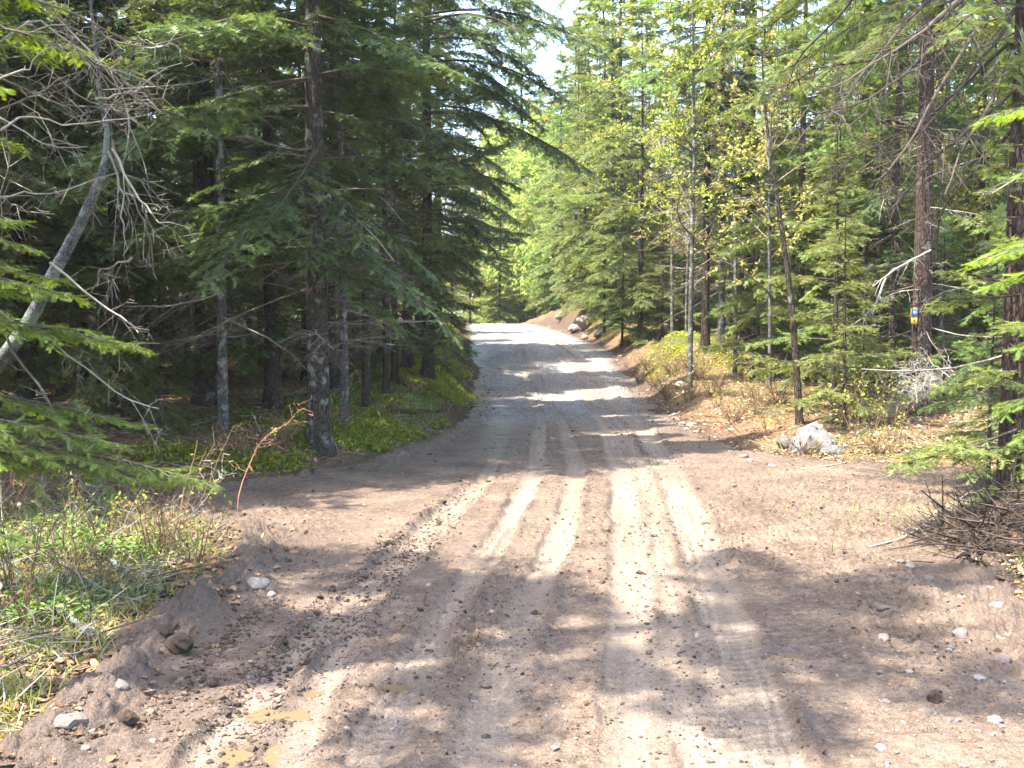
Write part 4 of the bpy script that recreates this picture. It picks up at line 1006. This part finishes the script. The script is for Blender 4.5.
for px, py, w, lb in [(681, 384, 13, 'largest pale stone on the dry grass slope above the cobble row'), (688, 379, 8, 'small pale stone beside the largest pale stone above the cobbles'), (664, 383, 6, 'small pale stone left of the largest pale stone above the cobbles'),
                      (743, 457, 10, 'brownish stone on the corner where the road meets the right clearing'), (750, 462, 7, 'small pale stone beside the brownish corner stone'), (772, 466, 8, 'pinkish pale stone alone at the edge of the right clearing'), (731, 429, 7, 'small pale stone between the cobble row and the boulder'),
                      (258, 580, 26, 'pale round stone at the end of the left soil berm beside the grass'), (271, 592, 13, 'small pale stone in front of the pale round stone'), (70, 718, 34, 'grey rounded stone half sunk in the berm at lower left'), (152, 743, 11, 'small white stone at the foot of the left berm'),
                      (55, 745, 13, 'small pale stone below the grey rounded stone at lower left'), (84, 752, 12, 'pale pebble-sized stone at the bottom of the left berm'), (118, 686, 24, 'flat dark stone on top of the left berm'), (206, 585, 9, 'small white stone in the left grass'), (186, 583, 9, 'small pale stone in grass behind the left berm'),
                      (929, 577, 14, 'upright tan stone at the edge of the right shade'), (971, 584, 12, 'tan stone highest in the right stone heap'), (985, 592, 18, 'broad greenish grey stone in the right stone heap'), (961, 600, 12, 'grey stone left of the broad greenish stone'), (1001, 609, 22, 'pale grey stone in middle of the right heap'),
                      (1016, 613, 15, 'greenish stone at the right edge of the heap'), (1006, 621, 12, 'whitish stone at the front of the right heap'), (993, 631, 13, 'pinkish stone at the lower left of the right heap'), (1011, 635, 13, 'small pale stone at lower right of the heap'), (956, 612, 11, 'low stone in mud left of the heap'), (968, 616, 10, 'small low stone left of the heap front'),
                      (961, 633, 19, 'flat whitish stone alone on the mud left of the right heap'), (951, 649, 11, 'grey stone just below the flat whitish stone'), (883, 607, 18, 'dark flat stone on the shaded mud'), (925, 709, 14, 'grey egg-shaped stone beside a dark clod on right mud'), (995, 721, 15, 'white stone near the lower right corner'), (881, 750, 12, 'pale stone near the bottom edge on the right mud'),
                      (980, 681, 13, 'pale stone on mud between heap and lower right corner'), (1003, 662, 24, 'brown rounded stone on the right bank below the heap'), (910, 568, 9, 'small pale stone behind the upright tan stone'), (900, 561, 10, 'small tan stone at the border of sun and shade'), (909, 675, 8, 'tiny white stone on mud left of the lower right stones'), (883, 638, 16, 'low grey stone pressed in the shaded mud')]:
    stone(px, py, w, lb, {'dark': .2, 'brow': .35}.get(lb.split()[0][:4], .45 + .4 * (('white' in lb) or ('pale' in lb)) * rs.uniform(.5, 1)))
for px, py, w, lb in [(180, 650, 30, 'larger dark earth clod standing on the left berm'), (164, 640, 22, 'dark clod leaning behind the larger earth clod'), (934, 702, 16, 'dark clod behind the grey egg-shaped stone'), (213, 24 + 660, 16, 'small dark clod at the road side of the left berm'), (128, 722, 22, 'dark wet clod low on the left berm')]:
    stone(px, py, w, lb, .3, None, .75, 'earth_clod', 'clod', 'clod', .12)
for px, py, w, lb in [(588, 322, 22, 'palest big rock on the dirt bank near the crest'), (575, 329, 16, 'grey rock left of the palest big rock on the bank'), (600, 334, 14, 'rock low on the dirt bank beside the road'), (562, 316, 14, 'small rock high on the dirt bank'), (608, 326, 12, 'small rock right of the palest big rock'), (584, 338, 8, 'small rock at the foot of the dirt bank')]:
    stone(px, py, w, lb, .6, None, .7, 'rock', 'stone', 'rock', .2)

# ------------------------------------------------------------------ fallen wood
def stick(name, label, cat, pts, r, m, seed, twigs=0, k=8, lift=None):
    rng = np.random.default_rng(seed); w = []
    for i, (px, py) in enumerate(pts):
        c = G(px, py); w.append((c[0], c[1], Z1(*c) + r * (.6 if lift is None else lift[i])))
    w = np.array(w); b = w[0].copy(); g = Geo()
    if twigs: limbs(g, [w - b], rng, r, twigs, 2, 0, (.1, .35), 0)
    else: tubes(g, spline(w - b, 14) + np.cumsum(rng.normal(0, r * .12, (14, 3)), 0), r * np.linspace(1, .6, 14) * (1 + .12 * rng.normal(0, 1, 14)), k, 0, .6)
    return tag(obj(name, g, m, loc=b), label, cat)
stick('fallen_branch', 'grey mottled fallen branch running down through the left grass', 'branch', [(-30, 592), (20, 600), (55, 614), (100, 646)], .026, M['bark_snag'], 1, lift=[2.5, 2.2, 1.6, .7])
stick('fallen_branch', 'thin grey stick crossing the mottled fallen branch at the left edge', 'branch', [(-20, 632), (10, 612), (38, 592)], .012, M['bark_grey'], 2, lift=[2, 5, 5])
stick('fallen_branch', 'short whitish fallen branch in the middle of the left grass', 'branch', [(112, 570), (128, 583), (142, 591), (168, 600)], .020, M['bark_grey'], 3, lift=[3, 2, 1, 1])
stick('fallen_branch', 'dark log end lying under the short whitish branch', 'branch', [(140, 592), (155, 602), (172, 610)], .018, M['bark_dark'], 4)
stick('fallen_branch', 'long brown twiggy branch lying across the back of the left grass', 'branch', [(18, 562), (60, 548), (100, 540), (150, 528)], .014, M['twig_brown'], 5, 9, lift=[1, 4, 4, 2])
stick('fallen_branch', 'pale curved stick lying before the brown brush at right', 'branch', [(868, 548), (905, 540), (940, 524), (972, 502)], .007, M['twig_pale'], 6, lift=[1, 2.5, 5, 12])
stick('fallen_branch', 'grey stick behind the pale curved stick at the brush', 'branch', [(950, 535), (968, 520), (986, 505)], .016, M['twig'], 7, lift=[1, 3, 6])
stick('fallen_branch', 'straight pale stick on the litter in front of the big boulder', 'branch', [(800, 470), (825, 467), (850, 463)], .010, M['twig_pale'], 8)
stick('fallen_branch', 'short pale stick slanting down right of the big boulder', 'branch', [(818, 448), (830, 457), (842, 463)], .010, M['twig_pale'], 9)
stick('fallen_branch', 'bent brown branch hanging low left of the big boulder', 'branch', [(758, 418), (775, 422), (785, 426), (795, 436)], .008, M['twig_brown'], 10, 8, lift=[20, 24, 16, 1])
stick('fallen_log', 'mossy dark log between trunks in the left wood', 'log', [(388, 412), (410, 415), (448, 412)], .05, M['bark_red'], 11)
stick('fallen_branch', 'short broken brown stick leaning in the clover beside the thin trunks', 'branch', [(384, 440), (381, 428), (376, 420)], .010, M['twig_brown'], 12, lift=[1, 12, 20])

# bleached fallen spruce top resting against the marker spruce
b = G(905, 425); b = np.array([b[0], b[1], Z1(*b)])
t = thing('dead_spruce_top', 'bleached dead spruce top with fans of dry twigs leaning by the marker spruce', 'dead branch', b)
rng = np.random.default_rng(61)
A, B_, C_ = P(975, 366, 13.6), P(935, 395, 13.9), P(902, 410, 14.2)
q = np.array([P(985, 352, 13.5), A, B_, C_]) - b
g = Geo(); tubes(g, spline(q, 14), np.linspace(.045, .016, 14), 8, 0, .35); obj('stem', g, M['bark_snag'], t)
g = Geo()
lns = []
for k in range(46):
    s = rng.uniform(.3, 1); o = q[1] + (q[3] - q[1]) * s
    d = np.array([-rng.uniform(.2, 1.0), rng.normal(0, .35), rng.uniform(-.15, .75)]); lns.append([o, o + d * .3, o + d * .55 + np.array([0, 0, rng.uniform(-.1, .12)])])
limbs(g, lns, rng, .007, 12, 2, tl=(.08, .3), hang=.1); obj('dead_limbs', g, M['twig_pale'], t, ())

# bare grey hanging branch over the young fir
b = P(884, 280, 14.8)
g = Geo(); limbs(g, [np.array([P(886, 278, 14.9), P(876, 300, 14.6), P(862, 318, 14.4), P(842, 332, 14.2)]) - b, np.array([P(930, 250, 15), P(900, 268, 14.9), P(884, 285, 14.8)]) - b], np.random.default_rng(62), .016, 14, 2)
tag(obj('hanging_dead_branch', g, M['twig_pale'], loc=b, sm=()), 'bare grey branch hanging from the marker spruce above the young fir', 'dead branch')

# brown brush heap on the right bank
c = G(1000, 545); b = np.array([c[0], c[1], Z1(*c)])
rng = np.random.default_rng(63); n = 1100
u = rng.uniform(0, 2 * pi, n); rr = np.sqrt(rng.uniform(0, 1, n))
o = np.stack([.62 * rr * np.cos(u) + .22, .7 * rr * np.sin(u) + .1, .24 * (1 - rr ** 2) * rng.uniform(0, 1, n)], -1)
o[:, 2] += H(o[:, 0] + b[0], o[:, 1] + b[1]) - b[2]
d = norm(np.stack([rng.normal(0, 1, n), rng.normal(0, 1, n), rng.normal(.15, .35, n)], -1)); l_ = rng.uniform(.1, .45, n)[:, None]
g = Geo(); tubes(g, np.stack([o, o + d * l_ * .5 + rng.normal(0, .015, o.shape), o + d * l_], 1), np.array([[.004, .003, .0015]]) * rng.lognormal(0, .6, (n, 1)), 4, 0, rng.uniform(.1, .8, n))
place(g, *SHOOT['near'], o, d, rng.normal(0, 1, (n, 3)), rng.uniform(.05, .12, n), 1, rng.uniform(0, .6, n))
tag(obj('brush_heap', g, [M['twig_dark'], M['twig_brown']], loc=b, sm=()), 'heap of brown dead brush on the bank at the right edge', 'brush heap')  # dark twig colour stands in for shade on the heap

# ------------------------------------------------------------------ shrubs and seedlings
def shrub(label, cx, cy, stems, h, leaves, leaf_m, twig_m, seed, ls=.035, name='leafy_shrub', cat='shrub', group=None, lean=(0, 0), spread=.5, r=.004):
    rng = np.random.default_rng(seed); z = Z1(cx, cy); t = thing(name, label, cat, (cx, cy, z), 0, group)
    az = rng.uniform(0, 2 * pi, stems); hh = h * rng.uniform(.6, 1.1, stems); s = np.linspace(0, 1, 7)[None]
    sp_ = spread * h * rng.uniform(.2, 1, stems)
    ax = np.stack([(np.cos(az) * sp_ + lean[0])[:, None] * s ** 1.4 + (np.cos(az) * .04)[:, None], (np.sin(az) * sp_ + lean[1])[:, None] * s ** 1.4 + (np.sin(az) * .04)[:, None], hh[:, None] * s - .03], -1)
    ax[:, 1:] += np.cumsum(rng.normal(0, .012, ax[:, 1:].shape), 1)
    g = Geo(); tubes(g, ax, np.linspace(1, .3, 7)[None] * r * rng.uniform(.8, 1.4, (stems, 1)), 5, 0, rng.uniform(.3, .9, stems))
    i = np.repeat(np.arange(stems), 6); p, T = along(ax, i, rng.uniform(.3, 1, len(i))); d = norm(T * .7 + rng.normal(0, .5, T.shape)); l_ = h * rng.uniform(.1, .35, len(i))
    la = np.stack([p, p + d * l_[:, None]], 1); tubes(g, la, np.broadcast_to(np.array([[r * .5, r * .25]]), (len(i), 2)), 4, 0, rng.uniform(.3, .9, len(i)))
    obj('stems', g, twig_m, t, ())
    if leaves:
        g = Geo(); j = rng.integers(0, len(i), leaves); o = la[j, 0] + (la[j, 1] - la[j, 0]) * rng.uniform(.2, 1.05, (leaves, 1))
        place(g, *LEAF, o, rng.normal(0, .8, (leaves, 3)) + np.array([0, 0, .3]), rng.normal(0, .5, (leaves, 3)) + np.array([0, 0, 1]), ls * rng.uniform(.5, 1.3, leaves), 0, rng.uniform(.2, 1, leaves))
        obj('foliage', g, leaf_m, t, ())
    return t
for i, (px, py, h, lv, lb) in enumerate([(150, 560, .55, 70, 'shrub with pale budding leaves leaning behind the left grass'), (105, 548, .45, 80, 'low shrub with pale yellow buds under the near fir sprays'), (195, 566, .5, 50, 'thin budding shrub at the right end of the left grass'), (60, 560, .6, 90, 'green leafed shrub at the left behind the fallen stick'), (20, 600, .7, 110, 'dense leafy shrub at the left edge above the crossed sticks'), (172, 545, .7, 26, 'tall sparse shrub with yellow buds at the back of the grass')]):
    c = G(px, py); shrub(lb, c[0], c[1], 7, h, lv, M['bud'] if i != 3 and i != 4 else M['herb'], M['twig_brown'], 70 + i, .034)
for i, (pts, lb) in enumerate([([(236, 512), (246, 475), (262, 442), (282, 425), (303, 407)], 'tall bare reddish sprout leaning right before the thick mottled spruce'), ([(200, 500), (212, 460), (222, 440), (232, 428), (240, 432)], 'bare reddish sprout standing left of the tall leaning sprout'), ([(168, 545), (205, 500), (222, 478), (228, 468)], 'pale budding sprout slanting over the left grass')]):
    c = G(*pts[0]); w = [np.array([c[0], c[1], Z1(*c) - .02])] + [P(px, py, c[1]) for px, py in pts[1:]]
    t = thing('bare_sprout', lb, 'sapling', w[0]); g = Geo(); rng = np.random.default_rng(80 + i)
    limbs(g, [np.array(w) - w[0]], rng, .0062, 16, 2, tl=(.05, .26), hang=0); obj('stems', g, M['twig_red'] if i < 2 else M['twig_pale'], t, ())
    g = Geo(); q = spline(np.array(w) - w[0], 12); n = 22; p, T = along(q[None], np.zeros(n, int), rng.uniform(.35, 1, n))
    place(g, *LEAF, p + rng.normal(0, .02, p.shape), T + rng.normal(0, .5, T.shape), rng.normal(0, 1, T.shape), rng.uniform(.012, .03, n), 0, rng.uniform(.3, 1, n)); obj('buds', g, M['bud'], t, ())
gr = 'dead brown brush on the left bank'
for i, (px, py, h) in enumerate([(285, 462, .35), (262, 470, .3), (300, 455, .4), (352, 440, .3), (240, 462, .35), (402, 428, .3), (425, 400, .3), (20, 530, .5), (90, 590, .3), (180, 560, .35), (40, 640, .3), (120, 610, .25)]):
    c = G(px, py); shrub('clump of dead brown stems on the ground left of the road', c[0] - .2, c[1] + .2, 30, h, 30, M['litter'], M['twig_brown'], 210 + i, .04, 'dead_brush', 'brush', gr, spread=.9, r=.003)
gr = 'low green seedlings and shrubs right of the road'
for i, (px, py, h, lv) in enumerate([(862, 440, .8, 120), (880, 432, .9, 110), (848, 425, 1.0, 120), (775, 440, .5, 40), (720, 408, .5, 60), (750, 400, .7, 60), (690, 395, .4, 50), (905, 448, .5, 60), (640, 372, .5, 60)]):
    c = G(px, py); shrub('thin budding shrub in the leaf litter right of the road', c[0], c[1] + .3, 8, h, lv, M['bud'], M['twig_brown'], 90 + i, .045, group=gr)
gr = 'reddish brown dead brush clumps right of the road'
for i, (px, py, h) in enumerate([(668, 400, .4), (690, 402, .4), (735, 425, .35), (760, 415, .5), (805, 455, .3), (880, 455, .25), (700, 380, .4), (780, 405, .5), (640, 382, .4), (655, 388, .35), (672, 376, .45), (648, 370, .4), (690, 372, .4), (715, 395, .4)]):
    c = G(px, py); shrub('clump of reddish brown dead stems in the litter right of the road', c[0], c[1] + .1, 34, h, 40, M['litter'], M['twig_brown'], 110 + i, .05, 'dead_brush', 'brush', gr, spread=.9)

# ------------------------------------------------------------------ ground cover (uncountable)
def scatter(n, xr, yr, keep, rng, near=1.6):
    out = []; tot = 0
    while tot < n:
        m = n * 3; u = rng.uniform(0, 1, m)
        y = yr[0] * (yr[1] / yr[0]) ** u if near else rng.uniform(*yr, m)
        x = rng.uniform(-1, 1, m) * (y * .56 + 1.5)
        k = (x > xr[0]) & (x < xr[1]); x, y = x[k], y[k]
        k = keep(x, y) > rng.uniform(0, 1, len(x)); out.append(np.stack([x[k], y[k]], -1)); tot += k.sum()
        if len(out) > 60: break
    return np.concatenate(out)[:n]
def ground_pts(p): return np.stack([p[:, 0], p[:, 1], H(p[:, 0], p[:, 1])], -1)
BL = (np.array([(0, -.035, 0), (0, .035, 0), (.5, .028, .03), (.5, -.028, .03), (1, 0, .22)], float), np.array([(0, 1, 2), (0, 2, 3), (3, 2, 4)]))
rng = np.random.default_rng(120)
def dL(x, y): return XL(y) - x
def dR(x, y): return x - XR(y)
def grass_keep(x, y):
    a = smooth(.1, .5, dL(x, y)) * smooth(10.2, 8.8, y) * smooth(5, 2.5, dL(x, y)) * (.25 + .75 * smooth(-.2, .3, fbm(x * 1.5, y * 1.5, 81, 3)))
    a = np.maximum(a, .5 * smooth(.1, .5, dR(x, y)) * smooth(.0, .35, fbm(x * .9, y * .9, 82, 3)) * smooth(30, 22, y))
    a = np.maximum(a, .22 * np.exp(-((x - 3.4) / .8) ** 2 - ((y - 8.7) / .7) ** 2))
    return np.maximum(a, .25 * smooth(0, .4, dL(x, y)) * smooth(11, 13, y) * smooth(26, 20, y) * smooth(2.2, .8, dL(x, y)))
p = ground_pts(scatter(30000, (-9, 9), (3.0, 30), grass_keep, rng)); n = len(p)
d = norm(np.stack([rng.normal(0, .55, n), rng.normal(0, .55, n), rng.uniform(.35, 1.1, n)], -1))
g = Geo(); place(g, *BL, p, d, rng.normal(0, 1, (n, 3)), rng.uniform(.035, .125, n) * (1 + .02 * p[:, 1]), 0, rng.beta(1.3, 1.2, n), SY=.11 + .0 * n)
tag(obj('grass', g, M['grassblade'], sm=()), 'green and straw coloured grass on the verges of the dirt road', 'grass', kind='stuff')
def herb_keep(x, y):
    return np.maximum(smooth(.25, .8, dL(x, y)) * smooth(9.6, 8.3, y) * smooth(-.1, .3, fbm(x * 2, y * 2, 83, 3)), .35 * smooth(.3, .9, dR(x, y)) * smooth(.1, .4, fbm(x * 1.3, y * 1.3, 84, 3)) * smooth(24, 16, y))
p = ground_pts(scatter(20000, (-8, 8), (3.0, 22), herb_keep, rng)); n = len(p); p[:, 2] += rng.uniform(0, .12, n)
g = Geo(); place(g, *LEAF, p, np.stack([rng.normal(0, 1, n), rng.normal(0, 1, n), rng.normal(.25, .4, n)], -1), rng.normal(0, .45, (n, 3)) + np.array([0, 0, 1]), rng.uniform(.02, .055, n), 0, rng.uniform(0, 1, n))
tag(obj('herb_leaves', g, M['herb'], sm=()), 'small leafy plants carpeting the verges beside the road', 'ground cover', kind='stuff')
def moss_keep(x, y): return .8 * smooth(-.3, .2, fbm(x * 1.6, y * 1.6, 89, 3)) * np.exp(-((x - 4.0) / 1.1) ** 4 - ((y - 25.2) / 1.9) ** 4) * (dR(x, y) > .3) + smooth(.05, .5, dL(x, y) + .45 * fbm(x * 1.6, y * 1.6, 88, 3)) * smooth(2.6, .8, dL(x, y)) * smooth(10.7, 11.6, y) * smooth(40, 28, y) * smooth(-.15, .25, fbm(x * 1.2, y * 1.2, 85, 3))
p = ground_pts(scatter(46000, (-6, 5.5), (10.5, 38), moss_keep, rng)); n = len(p); p[:, 2] += rng.uniform(-.01, .05, n)
g = Geo(); place(g, *LEAF, p, np.stack([rng.normal(0, 1, n), rng.normal(0, 1, n), rng.normal(.3, .5, n)], -1), rng.normal(0, .5, (n, 3)) + np.array([0, 0, 1]), rng.uniform(.025, .07, n), 0, np.clip(rng.uniform(0, 1, n) * .7 + .35 * smooth(16, 22, p[:, 1]), 0, 1))
tag(obj('clover_and_moss', g, M['mossleaf'], sm=()), 'bright green clover and moss covering the left bank of the road', 'ground cover', kind='stuff')
def lit_keep(x, y): return np.maximum(np.maximum(smooth(0, .5, dL(x, y)) * .7, .25 * smooth(-.3, .1, dL(x, y))), smooth(-.15, .5, dR(x, y))) * (.35 + .65 * smooth(-.3, .3, fbm(x * .8, y * .8, 86, 3))) * (1 + .6 * (y < 10)) * (1 - .9 * np.exp(-((x - 3.6) / .9) ** 2 - ((y - 24.6) / 1.6) ** 2))
p = ground_pts(scatter(75000, (-14, 16), (3.0, 34), lit_keep, rng)); n = len(p); p[:, 2] += rng.uniform(.0, .025, n)
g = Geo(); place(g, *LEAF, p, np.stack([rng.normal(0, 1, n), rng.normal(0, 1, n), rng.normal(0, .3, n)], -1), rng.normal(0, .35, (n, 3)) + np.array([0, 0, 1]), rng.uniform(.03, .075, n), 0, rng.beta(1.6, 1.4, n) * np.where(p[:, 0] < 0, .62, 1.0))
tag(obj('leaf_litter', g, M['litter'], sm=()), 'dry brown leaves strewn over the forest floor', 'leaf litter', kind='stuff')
p = ground_pts(scatter(9000, (-12, 14), (3.0, 28), lambda x, y: np.maximum(smooth(.1, .6, dL(x, y)), smooth(0, .6, dR(x, y))), rng)); n = len(p); p[:, 2] += rng.uniform(0, .05, n)
d = norm(np.stack([rng.normal(0, 1, n), rng.normal(0, 1, n), rng.normal(.05, .22, n)], -1)); l_ = rng.uniform(.08, .5, n)[:, None]
g = Geo(); tubes(g, np.stack([p, p + d * l_ * .5 + rng.normal(0, .012, p.shape), p + d * l_], 1), np.array([[.004, .0035, .002]]) * rng.uniform(.5, 1.5, (n, 1)), 3, 0, rng.uniform(0, 1, n))
m = 2600; q = scatter(m, (-8, -1.5), (3.2, 10), lambda x, y: smooth(.15, .6, dL(x, y)), rng); q = ground_pts(q); q[:, 2] += rng.uniform(0, .12, len(q))
d = norm(np.stack([rng.normal(0, 1, len(q)), rng.normal(0, 1, len(q)), rng.normal(.25, .5, len(q))], -1)); l_ = rng.uniform(.06, .4, len(q))[:, None]
tubes(g, np.stack([q, q + d * l_ * .5 + rng.normal(0, .014, q.shape), q + d * l_], 1), np.array([[.004, .003, .0015]]) * rng.uniform(.4, 1.3, (len(q), 1)), 3, 0, rng.uniform(0, 1, len(q)))
tag(obj('twig_litter', g, M['twig'], sm=()), 'dead twigs scattered over the forest floor', 'twig litter', kind='stuff')

def lumps(n, p, size, rng, tone, flat=.65, base=I1):
    V, F = base; n = len(p); k = 12; g = Geo()
    for q in range(k):
        Vq = V * (1 + rng.normal(0, .22, (len(V), 1))); s = slice(q, n, k); m = len(p[s])
        X_ = np.stack([np.cos(a := rng.uniform(0, 6.28, m)), np.sin(a), rng.normal(0, .2, m)], -1)
        place(g, Vq * np.array([1, .8, flat]), F, p[s], X_, np.array([0, 0, 1.0]) + rng.normal(0, .15, (m, 3)), size[s], 0, tone[s])
    return g
# soil crumbs along the ruts, on the berm and in churned ground
x = []; 
for pl, w, dep, tread in TRK[:7]:
    for sd in (-1, 1):
        m = int(900 * dep / .03); t_ = rng.uniform(0, len(pl) - 1.001, m); k = t_.astype(int); f = (t_ - k)[:, None]
        c = pl[k] * (1 - f) + pl[k + 1] * f; dd = norm(pl[k + 1] - pl[k])
        x.append(c + np.stack([-dd[:, 1], dd[:, 0]], -1) * (sd * w * .75 + rng.normal(0, .05, m))[:, None])
y_ = rng.uniform(3, 9, 3600); x.append(np.stack([XL(y_) + rng.normal(.02, .20, len(y_)), y_], -1))
x.append(scatter(5200, (-3, 5), (3, 15), lambda a, b: (edge_out(a, b) < .05) * smooth(-.05, .35, fbm(a * .9, b * .6, 41, 3)), rng))
for pl_ in (track([(400, 538), (389, 549), (323, 605), (276, 659), (256, 679), (205, 730)]), track([(470, 480), (443, 512), (413, 549), (383, 579), (343, 619), (313, 652), (256, 719), (225, 760)]), track([(280, 600), (230, 640), (180, 690), (120, 745)])):
    m = 1150; t_ = rng.uniform(0, len(pl_) - 1.001, m); k = t_.astype(int); f = (t_ - k)[:, None]
    x.append(pl_[k] * (1 - f) + pl_[k + 1] * f + rng.normal(0, .035, (m, 2)) * (1 + 1.5 * (rng.uniform(0, 1, (m, 1)) > .7)))
y_ = rng.uniform(3, 8.8, 3200); x.append(np.stack([XL(y_) + rng.normal(.02, .17, len(y_)), y_], -1))
nbig = sum(len(q) for q in x[-4:]); b0_ = sum(len(q) for q in x[:-4])
y_ = rng.uniform(11.5, 28, 1800); x.append(np.stack([XL(y_) + rng.normal(.15, .16, len(y_)), y_], -1))
x.append(np.stack([rng.normal(3.4, .5, 900), rng.normal(24.4, .8, 900)], -1))
y_ = rng.uniform(13, 30, 1800); x.append(np.stack([XR(y_) + rng.normal(-.1, .22, len(y_)), y_], -1))
xy = np.concatenate(x)
size = np.clip(rng.lognormal(-5.15, .5, len(xy)), .002, .03) * (1 + .015 * np.maximum(xy[:, 1] - 6, 0))
size = np.where(rng.uniform(0, 1, len(xy)) < .5, size, size * .6); size[b0_:b0_ + nbig] *= 1.35
p = np.concatenate([xy, (Z(xy[:, 0], xy[:, 1]) + size * .2)[:, None]], 1)
tag(obj('soil_crumbs', lumps(0, p, size, rng, rng.uniform(.1, .9, len(p))), M['clod'], sm=()), 'dark crumbs of churned soil beside the ruts', 'soil crumbs', kind='stuff')
def pk(a, b): return (edge_out(a, b) < .3) * (.25 + .75 * smooth(.6, 2.2, a) * smooth(10, 7, b) + .5 * smooth(.3, -.2, dL(a, b) + .5) + .6 * smooth(14, 18, b))
xy = scatter(7000, (-4, 6), (3, 34), pk, rng); size = np.clip(rng.lognormal(-5.2, .5, len(xy)), .002, .022) * (1 + .02 * np.maximum(xy[:, 1] - 6, 0))
p = np.concatenate([xy, (Z(xy[:, 0], xy[:, 1]) + size * .15)[:, None]], 1)
tag(obj('pebbles', lumps(0, p, size, rng, rng.uniform(.0, .75, len(p))), M['stone'], sm=()), 'small pale pebbles scattered in the road mud', 'pebbles', kind='stuff')
print('all built', round(time.time() - T0, 1), 's')

HZ = 0.0006  # density of a volume added to lift the far wood with glare
m, n, l = mat('added_haze_veil')
pv = n.new('ShaderNodeVolumePrincipled'); pv.inputs['Density'].default_value = HZ; pv.inputs['Color'].default_value = (.95, .97, .92, 1); pv.inputs['Anisotropy'].default_value = .2
o = n.new('ShaderNodeOutputMaterial'); l.new(pv.outputs[0], o.inputs['Volume'])
g = Geo(); a_ = np.array([(x, y, z) for z in (-8, 32) for x, y in ((-950, -350), (950, -350), (950, 1000), (-950, 1000))], float)
g.add(a_, [(0, 3, 2, 1), (4, 5, 6, 7), (0, 1, 5, 4), (1, 2, 6, 5), (2, 3, 7, 6), (3, 0, 4, 7)])
tag(obj('haze', g, m, sm=()), 'thin haze added for a veil of glare and far glow', 'haze', kind='stuff')
